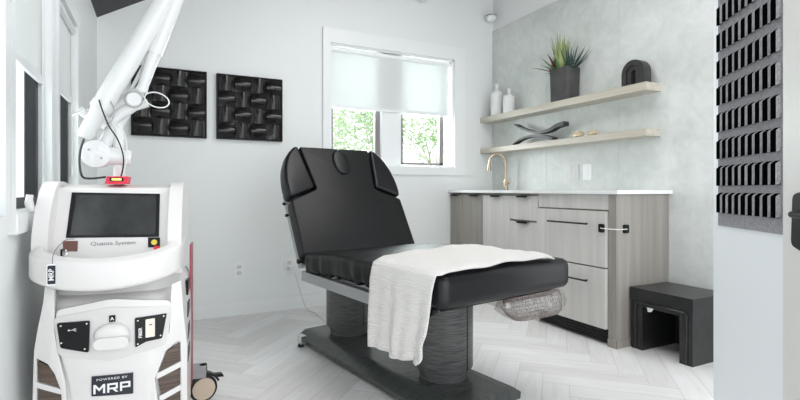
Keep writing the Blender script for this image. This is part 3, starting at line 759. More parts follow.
# seat frame: metal channel
bm = B()
box(bm, -0.378, -0.345, -0.72, 0.22, 0.430, 0.480); box(bm, 0.345, 0.375, -0.72, 0.10, 0.430, 0.478)
box(bm, -0.345, 0.345, -0.72, -0.69, 0.430, 0.478); box(bm, -0.345, 0.345, 0.06, 0.10, 0.445, 0.478); box(bm, -0.345, 0.345, -0.45, -0.40, 0.435, 0.475)
box(bm, -0.20, 0.16, -0.95, 0.20, 0.425, 0.455)
bobj('seat_frame', bm, M_metal, bevel=0.004)
# cushions
def cushion(bm, outline, z0, z1, r=0.03, crown=0.0, seg=4):
    prism(bm, outline, 'z', z0, z1)
def ring_cushion(x0, x1, y0, y1, z0, z1, rc, re, crown=0.012, n=5, wr=0.0, zl=None):
    """rounded cushion built from nested outlines; y=s axis"""
    rings = []
    w, h = x1 - x0, y1 - y0; cx, cy = (x0 + x1) / 2, (y0 + y1) / 2
    steps = [(re, 0)] + [(re * (1 - sin(a)), re * (1 - cos(a))) for a in [pi / 2 * k / 4 for k in range(1, 5)]]
    H = z1 - z0
    for ins, dz in steps: rings.append((ins, z0 + dz))
    for k in (1, 2, 3): rings.append((0, z0 + re + (H - 2 * re) * k / 4))
    for ins, dz in reversed(steps): rings.append((ins, z1 - dz))
    for e in (0.04, 0.09, 0.16): rings.append((re + e, z1 + crown * min(1, e / 0.12)))
    out = []
    for ins, z in rings:
        r = max(rc - ins, 0.006); ww, hh = max(w - 2 * ins, 0.02), max(h - 2 * ins, 0.02)
        ring = []
        m = 14
        # dense outline: corners + straight subdivisions
        for sx, sy, a0 in ((1, 1, 0), (-1, 1, pi / 2), (-1, -1, pi), (1, -1, 3 * pi / 2)):
            for k in range(n + 1):
                a = a0 + k / n * pi / 2
                ring.append((cx + sx * (ww / 2 - r) + r * cos(a), cy + sy * (hh / 2 - r) + r * sin(a)))
            a = a0 + pi / 2; nx_, ny_ = {0: (-1, 1), 1: (-1, -1), 2: (1, -1), 3: (1, 1)}[int(round(a0 / (pi / 2)))]
            p0 = ring[-1]; p1 = (cx + nx_ * (ww / 2 - r) + r * cos(a), cy + ny_ * (hh / 2 - r) + r * sin(a))
            for k in range(1, m * 2):
                t = k / (m * 2); ring.append((p0[0] + (p1[0] - p0[0]) * t, p0[1] + (p1[1] - p0[1]) * t))
        rr = []
        for (x, y) in ring:
            xx, zz = x, z
            if wr > 0 and x < cx - w * 0.3:      # gathered skirt on the left side
                f_ = max(0, min(1, (z1 - z) / H)) * 1.0
                g_ = sin(y * 95 + 9 * z + 2.5 * sin(y * 17)) * 0.6 + sin(y * 41 + 1.3) * 0.4
                xx = x - wr * g_ * f_ ** 0.7 + wr * 0.4; 
                if z < z0 + H * 0.25: zz = z + 0.008 * sin(y * 95)
            if zl: zz += zl(y)
            rr.append((xx, y, zz))
        out.append(rr)
    bm = B(); loft(bm, out); return bm
slp = lambda y: 0.030 * max(0, min(1, (y + 0.69) / 0.35)) - 0.030
bobj('seat_cushion', ring_cushion(-0.385, 0.385, -0.70, 0.0, 0.500, 0.612, 0.03, 0.03, 0.006, wr=0.010, zl=slp), M_vinyl2, smooth=180)
bobj('foot_cushion', ring_cushion(-0.382, 0.382, -0.02, 0.425, 0.490, 0.618, 0.045, 0.035, 0.012), M_vinyl, smooth=180)
# backrest, in (q, l) face coordinates; face goes from hinge (s=-.68,z=.575) to (s=-1.03, z=1.185)
HV = Vector((0, -0.35, 0.61)).normalized(); NV = Vector((0, 0.61, 0.35)).normalized(); H0 = Vector((0, -0.685, 0.572))
MR = Matrix(((1, HV.x, NV.x, H0.x), (0, HV.y, NV.y, H0.y), (0, HV.z, NV.z, H0.z), (0, 0, 0, 1)))
def pad_from_outline(pts, rad, t0, t1, re):
    n = len(pts); P = [Vector((p[0], p[1])) for p in pts]; rad = list(rad)
    area = sum(P[i].x * P[(i + 1) % n].y - P[(i + 1) % n].x * P[i].y for i in range(n))
    if area < 0: P.reverse(); rad.reverse()
    def off(d):
        out = []; rr = []
        for i in range(n):
            a = (P[i] - P[i - 1]).normalized(); b = (P[(i + 1) % n] - P[i]).normalized()
            na = Vector((-a.y, a.x)); nb = Vector((-b.y, b.x)); m = (na + nb) / max(0.3, (1 + na.dot(nb)))
            out.append(tuple(P[i] + m * d)); rr.append(max(0.003, rad[i] - d if a.cross(b) > 0 else rad[i] + d))
        return rounded(out, rr)
    rings = []
    for k in range(0, 5):
        a = pi / 2 * k / 4; rings.append([(x, y, t0 + re * .4 * (1 - cos(a))) for x, y in off(re * .4 * (1 - sin(a)))])
    for k in range(4, -1, -1):
        a = pi / 2 * k / 4; rings.append([(x, y, t1 - re * (1 - cos(a))) for x, y in off(re * (1 - sin(a)))])
    bm = B(); loft(bm, rings); return bm
torso = [(-0.38, 0.0), (0.38, 0.0), (0.38, 0.335), (0.205, 0.408), (0.248, 0.705), (-0.248, 0.705), (-0.205, 0.408), (-0.38, 0.335)]
bm = pad_from_outline(torso, [0.02, 0.02, 0.02, 0.015, 0.02, 0.02, 0.015, 0.02], -0.075, 0.0, 0.012)
bm.transform(MR); bobj('backrest_pad', bm, M_vinyl2, smooth=60)
for sgn in (-1, 1):
    ear = [(0.212, 0.418), (0.385, 0.348), (0.392, 0.45), (0.375, 0.56), (0.335, 0.650), (0.285, 0.700), (0.258, 0.705)]
    ear = [(sgn * a, b) for a, b in ear]
    bm = pad_from_outline(ear, [0.02, 0.035, 0.06, 0.05, 0.05, 0.03, 0.01], -0.078, 0.006, 0.018)
    bm.transform(MR); bobj('headrest_wing', bm, M_vinyl, smooth=60)
# oval face-hole plug
bm = B(); rings = []
for k, (sc, z) in enumerate(((1.0, -0.004), (1.0, 0.006), (0.93, 0.012), (0.8, 0.014), (0.4, 0.0155), (0.05, 0.016))):
    rings.append([(0.012 + 0.058 * sc * cos(2 * pi * j / 32), 0.600 + 0.092 * sc * (sin(2 * pi * j / 32)) * (1.0), z) for j in range(32)])
loft(bm, rings); bm.transform(MR); bobj('face_hole_plug', bm, M_vinyl, smooth=60)
# backrest frame
bm = B()
for sgn in (-1, 1):
    xa, xb = sorted((sgn * 0.335, sgn * 0.372)); box(bm, xa, xb, -0.03, 0.42, -0.118, -0.073)
box(bm, -0.335, 0.335, 0.38, 0.42, -0.115, -0.075); box(bm, -0.335, 0.335, 0.02, 0.06, -0.115, -0.075); box(bm, -0.24, 0.24, 0.40, 0.68, -0.095, -0.074)
bm.transform(MR); bobj('backrest_frame', bm, M_metal, bevel=0.004)
def knob(bm, c, r=0.010, L=0.028):
    c = Vector(c); tube(bm, [c, c + Vector((-L, 0, 0))], r, 12); tube(bm, [c + Vector((-L, 0, 0)), c + Vector((-L - 0.012, 0, 0))], r * 1.5, 12)
for l_ in (0.36, 0.285):
    bm = B(); knob(bm, MR @ Vector((-0.366, l_, -0.095)), 0.006, 0.012); bobj('lock_knob', bm, M_black)
bm = B(); knob(bm, (-0.372, -0.715, 0.535), 0.009, 0.02); bobj('hinge_knob', bm, M_black)
bm = B(); knob(bm, (-0.335, 0.34, 0.478), 0.013, 0.02); bobj('hinge_knob', bm, M_black)
bm = B(); box(bm, -0.32, 0.32, 0.10, 0.36, 0.474, 0.490); bobj('foot_bracket', bm, M_black)

# towel, draped over the foot section
def towel():
    bm = B(); uv = bm.loops.layers.uv.new('UVMap')
    na, nb = 44, 70
    top_q1 = 0.27
    grid = []
    def zt_(q, s):     # cushion top
        e = min(0.382 - abs(q), 1); z = 0.636
        return z
    for i in range(na + 1):
        a = i / na; row = []
        for j in range(nb + 1):
            b = j / nb      # 0 = far right edge on the top, 1 = hem
            if b < 0.55:
                t = b / 0.55; q = top_q1 + (-0.375 - top_q1) * t
                sA = -0.12 + 0.142 * t + 0.02 * sin(t * 7) * (1 - t); sB = 0.405 + 0.012 * t + 0.008 * sin(t * 9 + 1)
                s = sA + (sB - sA) * a
                edge = max(0, (t - 0.93) / 0.07); z = 0.640 - 0.012 * edge ** 2 + 0.0025 * sin(q * 30 + s * 21) + 0.002 * sin(s * 50 - q * 11)
                z -= 0.010 * max(0, (a - 0.93) / 0.07) ** 2
                if t < 0.05: z -= 0.006 * (1 - t / 0.05)
                if s < 0: z += 0.0
            else:
                t = (b - 0.55) / 0.45
                hem = 0.282 + 0.012 * a + 0.006 * sin(a * 9)
                z = 0.626 - (0.626 - hem) * t
                sA = 0.022 + 0.006 * t; sB = 0.417 - 0.022 * t - 0.055 * t ** 4
                if t > 0.62: sB -= 0.02 * sin((t - 0.62) * 16) * (t - 0.62) / 0.38
                s = sA + (sB - sA) * a
                q = -0.392 - 0.018 * min(1, t * 5) ** 0.5 - t * 0.010 * (1 + sin(a * 13 + 0.8 * sin(t * 3))) - 0.006 * t * sin(a * 27 + 1)
            row.append(bm.verts.new((q, s, z)))
        grid.append(row)
    for i in range(na):
        for j in range(nb):
            f = bm.faces.new([grid[i][j], grid[i + 1][j], grid[i + 1][j + 1], grid[i][j + 1]])
            for lp, (ii, jj) in zip(f.loops, ((i, j), (i + 1, j), (i + 1, j + 1), (i, j + 1))): lp[uv].uv = (ii / na * 0.42, jj / nb * 1.05)
    bm.transform(MB); bm.transform(Matrix.Translation(OB))
    o = obj('towel', bm, M_towel, smooth=180)
    md = o.modifiers.new('thickness', 'SOLIDIFY'); md.thickness = 0.005; md.offset = 1
    tag(o, 'white waffle-weave towel draped over the foot of the black treatment bed', 'towel')
    return o
tw = towel()
# clear bag hanging under the foot end
bg = thing('plastic_storage_bag', 'clear plastic bag with brown wire net hanging under the bed foot end', 'bag', tuple(OB + AX * 0.36 + QX * 0.22 + Vector((0, 0, 0.36))))
def bagmesh(sc, mat, nm, wire=False):
    bm = B(); rings = []
    for z, w, h in ((0.470, .40, .08), (0.455, .42, .09), (0.425, .42, .115), (0.390, .38, .11), (0.368, .30, .07), (0.362, .20, .03)):
        ring = []
        for k in range(28):
            a = 2 * pi * k / 28; x = 0.205 + w / 2 * sc * (abs(cos(a)) ** 0.6) * (1 if cos(a) > 0 else -1); y = 0.345 + h / 2 * sc * (abs(sin(a)) ** 0.7) * (1 if sin(a) > 0 else -1)
            nn = 0.012 * noise.noise(Vector((x * 12, y * 12, z * 18)))
            ring.append((x + nn + (0.02 if z < .42 else 0), y + nn, z + nn * .6 - 0.03 * (x - .2) * (1 if z < .45 else 0)))
        rings.append(ring)
    loft(bm, rings); bm.transform(MB); bm.transform(Matrix.Translation(OB))
    if wire:
        bmesh.ops.subdivide_edges(bm, edges=bm.edges[:], cuts=1, use_grid_fill=True)
    o = obj(nm, bm, mat, bg, world=True, smooth=80)
    if wire:
        md = o.modifiers.new('net', 'WIREFRAME'); md.thickness = 0.003
    return o
bagmesh(1.0, M_bag, 'bag_film'); bagmesh(0.88, M_wire, 'wire_net', True)

# ------------------------------------------------------------------ laser machine
PHI = radians(20)
T3 = (R2 * cos(PHI) + F2 * sin(PHI)); N3 = (-R2 * sin(PHI) + F2 * cos(PHI))
PM = R2 * -0.845 + F2 * 1.380
rzm = math.atan2(T3.y, T3.x)
lm = thing('laser_machine', 'white cosmetic laser machine with dark screen and folded articulated arm', 'laser machine', (PM.x, PM.y, 0), rzm)
MI = WM[lm.name].inverted()
def mp(u, v, y):          # photo measurement -> machine frame (x right, z up) on the plane at depth y
    p = at_plane(u, v, (PM.x + N3.x * y, PM.y + N3.y * y, 0), (N3.x, N3.y, 0)); q = MI @ p
    return (q.x, q.z)
def mp3(u, v, y): q = mp(u, v, y); return Vector((q[0], y, q[1]))
# body: lofted shell
def body_ring(z, w, d, y0, bulge):
    n = 40; ring = []
    for k in range(n):
        a = 2 * pi * k / n - pi; c, s = cos(a), sin(a)
        x = w / 2 * (abs(c) ** 0.38) * (1 if c > 0 else -1); y = d / 2 * (abs(s) ** 0.38) * (1 if s > 0 else -1)
        yy = y0 + d / 2 + y
        if s < 0: yy -= bulge * (1 - (2 * x / w) ** 2)
        ring.append((x, yy, z))
    return ring
bm = B()
loft(bm, [body_ring(z, w, d, y0, b_) for z, w, d, y0, b_ in ((0.085, .36, .60, .06, .03), (0.10, .385, .63, .045, .03), (0.30, .390, .64, .035, .032), (0.42, .390, .64, .035, .032), (0.50, .386, .64, .035, .032), (0.565, .376, .63, .040, .032), (0.592, .370, .62, .048, .030), (0.604, .358, .60, .06, .025), (0.608, .340, .56, .08, .015), (0.70, .345, .50, .10, .0))])
obj('machine_body', bm, M_plast, lm, smooth=50)
def fy(x, z=0.4):          # front surface of the body
    w = 0.39; return 0.035 - 0.032 * (1 - (2 * x / w) ** 2)
def conform(name, poly, off, th, mat, parent=lm, bevel=0.0, n=12, z_in=0.0):
    """plate whose outline is (x,z) and whose face follows the bulged front"""
    xs = [p[0] for p in poly]; bm = B(); prism(bm, poly, 'y', 0, 1)
    for k in range(1, n):
        xc = min(xs) + (max(xs) - min(xs)) * k / n
        bmesh.ops.bisect_plane(bm, geom=bm.verts[:] + bm.edges[:] + bm.faces[:], plane_co=(xc, 0, 0), plane_no=(1, 0, 0))
    for v in bm.verts:
        f = v.co.y > 0.5; v.co.y = fy(v.co.x) - off + (th if f else 0)
    return obj(name, bm, mat, parent, smooth=35, bevel=bevel)
def poly_px(pts, y=0.02): return [mp(u, v, y) for u, v in pts]
# raised centre panel
cp = conform('front_panel', rounded(poly_px([(57, 309), (113, 297), (172, 300), (168, 340), (154, 376), (150, 410), (76, 410), (72, 380), (60, 345)]), 0.02), 0.010, 0.012, M_plast, bevel=0.003, n=16)
conform('upper_panel', rounded(poly_px([(55, 316), (110, 305), (172, 305), (166, 344), (112, 358), (60, 354)]), 0.015), 0.0135, 0.006, M_plast2, bevel=0.002, n=14)
# black plates
def screws(pts, parent, y):
    for (u, v) in pts:
        x, z = mp(u, v, y); bm = B(); lathe(bm, [(0.0022, 0), (0.0022, 0.001)], n=10, M=Matrix.Rotation(pi / 2, 4, 'X'), c=(x, fy(x) - 0.0185, z)); obj('screw', bm, M_white, parent)
usb = conform('usb_plate', rounded(poly_px([(57.5, 322.5), (91.5, 319), (90.5, 350.5), (61.5, 347)], 0.005), 0.006), 0.0185, 0.006, M_black, n=6)
screws(((62, 325), (88.5, 322), (62.5, 342), (86.5, 347)), usb, 0.005)
# usb trident mark
bm = B(); x, z = mp(75, 329, 0.0); yy = fy(x) - 0.0192
box(bm, x - .012, x + .012, yy, yy + .001, z - .0006, z + .0006); lathe(bm, [(0.0024, 0), (0.0024, 0.001)], n=12, M=Matrix.Rotation(pi / 2, 4, 'X'), c=(x - .012, yy + .001, z))
prism(bm, [(x + .011, z - .002), (x + .016, z), (x + .011, z + .002)], 'y', yy, yy + .001)
prism(bm, [(x - .004, z), (x + .0, z + .004), (x + .006, z + .004), (x + .006, z + .003), (x + .0005, z + .003), (x - .002, z)], 'y', yy, yy + .001)
prism(bm, [(x - .001, z), (x + .003, z - .004), (x + .008, z - .004), (x + .008, z - .003), (x + .0035, z - .003), (x + .001, z)], 'y', yy, yy + .001)
obj('usb_mark', bm, M_white, usb)
RX = Matrix.Rotation(pi / 2, 4, 'X')
def fib(u, v, y=0.0, off=0.0195): x, z = mp(u, v, y); return Matrix.Translation((x, fy(x) - off, z))
fbp = conform('fiber_plate', rounded(poly_px([(136, 316.5), (167, 313), (162.5, 337.5), (147, 340), (136.5, 345.5)], 0.01), 0.004), 0.0185, 0.006, M_black, n=6)
screws(((139, 319), (164, 315.5), (139, 342), (161, 334.5)), fbp, 0.01)
text_part('fiber_text', 'FIBER', 0.0125, M_white, fbp, fib(141.0, 332) @ RX @ Matrix.Rotation(pi / 2, 4, 'Z'), bold=0.0003)
conform('door_window', rounded(poly_px([(146.5, 318), (155.5, 317), (155.5, 335), (146.5, 336)], 0.01), 0.002), 0.0205, 0.004, plain('cream_plastic', (0.82, 0.76, 0.68), 0.4), fbp, n=2)
bm = B(); x, z = mp(151, 324, 0.0); box(bm, x - .004, x + .004, fy(x) - 0.0215, fy(x) - 0.020, z - .002, z + .002); obj('window_latch', bm, M_grey, fbp)
# dial holder
x, z = mp(112, 334, -0.01)
bm = B(); lathe(bm, [(0.045, 0), (0.045, 0.008), (0.039, 0.016), (0.027, 0.020)], n=40, M=Matrix.Rotation(pi / 2, 4, 'X') @ Matrix.Diagonal((1, 0.72, 1, 1)), c=(x, fy(x) - 0.0125, z)); hl = obj('handpiece_port', bm, M_plast, lm)
bm = B()
xx, zz = mp(112, 342.5, -0.03)
prism(bm, rrect(0.086, 0.032, 0.0155, 6, xx, zz), 'y', fy(xx) - 0.045, fy(xx) - 0.014); obj('port_lip', bm, M_plast, hl, bevel=0.005, seg=3)
al = conform('letter_plate', rounded(poly_px([(110, 314.5), (116.3, 314), (116.3, 320.5), (110, 321)], 0.0), 0.002), 0.0165, 0.004, M_black, n=2)
text_part('letter_mark', 'A', 0.013, M_white, al, fib(113.2, 317.6, 0, 0.0172) @ RX, bold=0.0002)
# MRP plate
mr = conform('sign_plate', rounded(poly_px([(92.5, 375.5), (133.5, 372), (133.5, 392.5), (92.5, 395)], 0.0), 0.001), 0.0145, 0.005, M_navy, n=6)
text_part('sign_text', 'POWERED BY', 0.0085, M_white, mr, fib(113, 376.8, 0, 0.0165) @ RX, sx=1.25, space=1.25)
x, z = mp(113, 386, 0.0)
def stroke_letter(polys, ox):
    bm = B()
    for p in polys: prism(bm, [(x + ox * 0.86 + a * 0.0265, z + (b_ - 0.5) * 0.026) for a, b_ in p], 'y', fy(x + ox) - 0.0158, fy(x + ox) - 0.0150)
    obj('sign_letter', bm, M_white, mr)
stroke_letter([[(0, 0), (.2, 0), (.2, 1), (0, 1)], [(.9, 0), (1.1, 0), (1.1, 1), (.9, 1)], [(.2, 1), (.2, .68), (.55, .25), (.55, .57)], [(.9, 1), (.55, .57), (.55, .25), (.9, .68)]], -0.054)
stroke_letter([[(0, 0), (.2, 0), (.2, .8), (0, .8)], [(0, 1), (0, .8), (1.0, .8), (1.0, 1)], [(.8, .8), (.8, .52), (1.0, .45), (1.0, .8)], [(.2, .52), (.2, .34), (1.0, .34), (1.0, .52)], [(.5, .34), (.75, .34), (1.05, 0), (.8, 0)]], -0.014)
stroke_letter([[(0, 0), (.2, 0), (.2, .8), (0, .8)], [(0, 1), (0, .8), (1.0, .8), (1.0, 1)], [(.8, .8), (.8, .52), (1.0, .52), (1.0, .8)], [(.2, .52), (.2, .34), (1.0, .34), (1.0, .52)]], 0.023)
# vents
vl = [[(38, 361), (52, 365), (63, 385), (40, 381)], [(39, 387), (64, 391), (64, 414), (39, 408)]]
vr = [[(179.5, 343), (180, 361), (159.5, 371), (168, 350)], [(180, 366), (180, 384), (161.5, 394), (158.5, 377)], [(180, 389), (180, 408), (163, 412), (163, 398)]]
for p in vl + vr: conform('side_vent', poly_px(p, 0.03), 0.002, 0.012, M_vent, n=3)
# raised wing shells bordering the vents
conform('wing_shell', poly_px([(35, 350), (39, 328), (45, 302), (47, 284), (57, 284), (57, 330), (61, 352), (68, 378), (71, 410), (65, 410), (64, 388), (57, 371), (50, 362), (38, 357), (38, 410), (33, 410)], 0.03), 0.009, 0.016, M_plast, bevel=0.002, n=6)
conform('wing_shell', poly_px([(172, 284), (181, 280), (184, 318), (187, 345), (187, 412), (181.5, 412), (181, 342), (178, 340), (166.5, 349), (156, 376), (160, 412), (152, 412), (152, 376), (164, 345), (170, 330)], 0.03), 0.009, 0.016, M_plast, bevel=0.002, n=6)
# vent bars between openings
for pts in ([(38, 381), (64, 386), (64, 391), (38, 386.5)],): conform('vent_bar', poly_px(pts, 0.03), 0.008, 0.012, M_plast, n=3)
for pts in ([(158, 371), (181, 361), (181, 366.5), (157, 377)], [(160, 394), (181, 384), (181, 389.5), (161, 399)]): conform('vent_bar', poly_px(pts, 0.03), 0.008, 0.012, M_plast, n=3)
# side strip, dull red at the rear edge
bm = B(); box(bm, 0.188, 0.1955, 0.50, 0.60, 0.14, 0.70); obj('rear_trim', bm, M_mauve, lm, bevel=0.004)
for k in range(4):
    bm = B(); prism(bm, [(0.30, 0.30 + k * .08), (0.40, 0.31 + k * .08), (0.40, 0.345 + k * .08), (0.32, 0.35 + k * .08)], 'x', 0.186, 0.1965); obj('side_vent', bm, M_black, lm)
# head: cheeks
prof = [(0.055, 0.66), (0.045, 0.76), (0.062, 0.83), (0.095, 0.895), (0.135, 0.935), (0.185, 0.945), (0.26, 0.93), (0.31, 0.88), (0.33, 0.78), (0.33, 0.66)]
prof = [tuple(p)[1:] for p in smooth_pts([(0, a, b) for a, b in prof], 3)]
for xa, xb in ((-0.194, -0.155), (0.155, 0.194)):
    bm = B(); prism(bm, prof, 'x', xa, xb); obj('head_cheek', bm, M_plast, lm, bevel=0.014, seg=4, smooth=60)
bm = B()   # head shell behind/around the screen
prism(bm, [(0.085, 0.68), (0.088, 0.735), (0.150, 0.925), (0.175, 0.935), (0.30, 0.90), (0.32, 0.68)], 'x', -0.16, 0.16); obj('head_shell', bm, M_plast, lm, bevel=0.006, seg=3)
# inner slanted face coordinates
S0 = Vector((0, 0.088, 0.735)); SV = (Vector((0, 0.150, 0.925)) - S0).normalized(); SN = Vector((0, -SV.z, SV.y))
def sp(x, l, d): return Vector((x, 0, 0)) + S0 + SV * l + SN * d
def on_face(u, v):
    wn = WM[lm.name].to_3x3() @ SN; wp = WM[lm.name] @ S0; q = MI @ at_plane(u, v, wp, wn); return q.x, (q - S0).dot(SV)
def face_plate(name, pts, d0, d1, mat, parent=lm, bevel=0):
    P = [on_face(*p) for p in pts]; bm = B()
    lo = [bm.verts.new(sp(a, b_, d0)) for a, b_ in P]; hi = [bm.verts.new(sp(a, b_, d1)) for a, b_ in P]
    bm.faces.new(lo); bm.faces.new(hi[::-1]); n = len(P)
    for i in range(n): bm.faces.new([lo[i], hi[i], hi[(i + 1) % n], lo[(i + 1) % n]])
    return obj(name, bm, mat, parent, bevel=bevel)
bz_ = face_plate('screen_bezel', [(72, 192.5), (160, 194), (159, 237), (66, 238)], 0, 0.002, M_black, bevel=0.0008)
face_plate('screen', [(77, 195), (156.5, 196), (155.5, 234.5), (70.5, 235.5)], 0.002, 0.0026, M_screen, bz_)
def face_text(name, s, size, mat, parent, u, v, sx=1.0, bold=0.0, rot=0.0, lift=0.0012):
    a, b_ = on_face(u, v); o = sp(a, b_, lift); M = Matrix(((1, 0, 0, o.x), (0, SV.y, SN.y, o.y), (0, SV.z, SN.z, o.z), (0, 0, 0, 1)))
    return text_part(name, s, size, mat, parent, M @ Matrix.Rotation(rot, 4, 'Z'), bold, sx, 0.0003)
face_text('maker_text', 'Quanta System', 0.0165, M_grey, lm, 113.5, 243.3, 1.2)
rl = face_plate('rust_label', [(62.5, 241), (78, 241), (77.5, 251.5), (63.5, 251.5)], 0, 0.0014, M_rust)
el = face_plate('emergency_label', [(148, 237.5), (160, 237.5), (160, 247.5), (148, 247.5)], 0, 0.0014, M_black)
a, b_ = on_face(154.3, 242.3)
bm = B(); lathe(bm, [(0.0085, 0), (0.0085, 0.001)], n=24); bm.transform(Matrix(((1, 0, 0, 0), (0, SV.y, SN.y, 0), (0, SV.z, SN.z, 0), (0, 0, 0, 1)))); bm.transform(Matrix.Translation(sp(a, b_, 0.0014))); obj('yellow_disc', bm, M_yel, el)
def face_lathe(name, prof_, u, v, mat, parent, n=20):
    a, b_ = on_face(u, v); bm = B(); lathe(bm, prof_, n=n); bm.transform(Matrix(((1, 0, 0, 0), (0, SV.y, SN.y, 0), (0, SV.z, SN.z, 0), (0, 0, 0, 1)))); bm.transform(Matrix.Translation(sp(a, b_, 0))); return obj(name, bm, mat, parent)
eb = face_lathe('emergency_stop_base', [(0.012, 0), (0.012, 0.008)], 158.5, 250.5, M_yel, lm)
face_lathe('emergency_stop_button', [(0.005, 0.006), (0.005, 0.012), (0.009, 0.013), (0.009, 0.018), (0.005, 0.020)], 157.6, 249.5, M_red, eb)
ks = face_lathe('key_switch', [(0.011, 0), (0.011, 0.010), (0.006, 0.011)], 64.5, 253.5, M_chrome, lm)
a, b_ = on_face(64.5, 253.5); o_ = sp(a, b_, 0.010); bm = B(); box(bm, o_.x - .0025, o_.x + .0025, o_.y - .020, o_.y + .002, o_.z - .009, o_.z + .012); obj('key', bm, M_black, ks, bevel=0.001)
# bumper
bm = B(); rings = []
plan = smooth_pts([(-0.180, 0.17, 0.725), (-0.181, 0.07, 0.718), (-0.166, 0.01, 0.708), (-0.10, -0.028, 0.690), (0, -0.040, 0.683), (0.10, -0.028, 0.692), (0.166, 0.01, 0.710), (0.181, 0.07, 0.722), (0.180, 0.17, 0.730)], 6)
for k, p in enumerate(plan):
    t = (plan[min(k + 1, len(plan) - 1)] - plan[max(k - 1, 0)]); t.z = 0; t.normalize(); nr = Vector((t.y, -t.x, 0))
    cs_ = rrect(0.034, 0.090, 0.013, 4)
    rings.append([p + nr * a + Vector((0, 0, b_ - (0.008 * (a > 0) * (b_ > 0)))) for a, b_ in cs_])
loft(bm, rings); obj('front_bumper', bm, M_plast, lm, smooth=60)
bm = B()      # tray floor between bumper and screen face
pts = [(p.x * 0.93, p.y + 0.012) for p in plan[4:-4]] + [(0.155, 0.15), (-0.155, 0.15)]
prism(bm, pts, 'z', 0.690, 0.706); obj('tray', bm, M_plast, lm)
# hanging key tag
kt = thing('key_tag', 'small white key tag with a navy label hanging on the laser bumper', 'key tag', tuple(WM[lm.name] @ Vector((-0.165, -0.03, 0.66))), rzm)
x, z = mp(54.7, 273.5, -0.02); tl_ = Vector((x + 0.165, -0.003, z - 0.66))
bm = B(); prism(bm, rrect(0.026, 0.058, 0.003, 3, tl_.x, tl_.z), 'y', -0.012, -0.008); obj('tag_plate', bm, M_white, kt, bevel=0.0008)
bm = B(); prism(bm, rrect(0.018, 0.050, 0.002, 3, tl_.x - .001, tl_.z), 'y', -0.0128, -0.0118); nb_ = obj('tag_label', bm, M_navy, kt)
text_part('tag_text', 'MRP', 0.017, M_white, nb_, Matrix.Translation((tl_.x - .001, -0.0135, tl_.z)) @ RX @ Matrix.Rotation(pi / 2, 4, 'Z'), bold=0.0003)
bm = B(); tube(bm, smooth_pts([(tl_.x, -0.009, tl_.z + .028), (tl_.x + .002, 0.0, tl_.z + .060), (tl_.x + .010, 0.06, tl_.z + .085), (tl_.x + .022, 0.105, tl_.z + .085)], 5), 0.0012, 6); obj('cord_loop', bm, M_grey, kt)
# hook on the left side of the head
bm = B(); tube(bm, smooth_pts([(-0.188, 0.10, 0.862), (-0.204, 0.09, 0.862), (-0.211, 0.085, 0.880), (-0.209, 0.085, 0.905)], 5), [0.010] * 8 + [0.011] * 4 + [0.009] * 4, 12); obj('side_hook', bm, M_plast, lm)
# casters
M_tan = plain('tan_hub', (0.58, 0.47, 0.37), 0.5)
def caster(x, y, rot=0.0):
    Rm = Matrix.Translation((x, y, 0)) @ Matrix.Rotation(rot, 4, 'Z')
    Mx = Matrix.Rotation(pi / 2, 4, 'Y')
    bm = B(); lathe(bm, [(0.045, -0.014), (0.056, -0.011), (0.058, 0), (0.056, 0.011), (0.045, 0.014)], n=28, M=Mx, c=(0, 0, 0.0585)); bm.transform(Rm); c = obj('caster', bm, M_black, lm)
    bm = B(); lathe(bm, [(0.030, -0.018), (0.047, -0.016), (0.047, 0.016), (0.030, 0.018)], n=28, M=Mx, c=(0, 0, 0.0585)); bm.transform(Rm); obj('wheel_hub', bm, M_tan, c)
    bm = B(); rings = []
    for k in range(11):
        a = pi * (0.08 + 0.80 * k / 10); cy_, cz_ = -cos(a), sin(a)
        rings.append([(xx, cy_ * rr_, 0.0585 + cz_ * rr_) for xx, rr_ in ((-0.018, 0.061), (0.018, 0.061), (0.018, 0.070), (-0.018, 0.070))])
    loft(bm, rings); tube(bm, [(0, 0.0, 0.122), (0, 0.0, 0.16)], 0.016, 12); bm.transform(Rm); obj('caster_fender', bm, M_black, c)
    bm = B(); prism(bm, [(.045, .112), (.078, .108), (.084, .094), (.052, .098)], 'x', -.012, .014); bm.transform(Rm); obj('brake_pedal', bm, M_black, c)
caster(0.232, 0.665, -pi / 2 + 0.25); caster(-0.15, 0.62); caster(0.15, 0.11); caster(-0.15, 0.11)
bm = B(); box(bm, -0.17, 0.245, 0.60, 0.69, 0.125, 0.16); box(bm, -0.17, 0.18, 0.08, 0.599, 0.125, 0.16); obj('chassis', bm, M_greyp, lm, bevel=0.01)

# articulated arm
YA = 0.24
def arm_tube(name, pts, rpx, parent, mat=M_armw, n=24, y=YA):
    P = [mp3(p[0], p[1], p[2] if len(p) > 2 else y) for p in pts]
    sc = 0.0033
    bm = B(); tube(bm, P, [r * sc for r in rpx] if isinstance(rpx, (list, tuple)) else rpx * sc, n); return obj(name, bm, mat, parent, smooth=50)
arm = arm_tube('arm_post', [(119, 190, .20), (118.5, 160, .20), (118, 124, .20)], [5, 4.6, 4.2], lm)
rb = mp3(117, 181.5, 0.15)
bm = B(); prism(bm, [(rb.x - .032, rb.z - .008), (rb.x + .028, rb.z - .008), (rb.x + .032, rb.z + .016), (rb.x - .026, rb.z + .016)], 'y', 0.14, 0.20); bx_ = obj('red_status_box', bm, M_red, lm, bevel=0.003)
bm = B(); box(bm, rb.x - .018, rb.x + .020, 0.1385, 0.141, rb.z + .001, rb.z + .012); ds_ = obj('status_display', bm, M_black, bx_)
bm = B(); box(bm, rb.x - .012, rb.x + .014, 0.1375, 0.139, rb.z + .004, rb.z + .009); obj('lit_segment', bm, M_led, ds_)
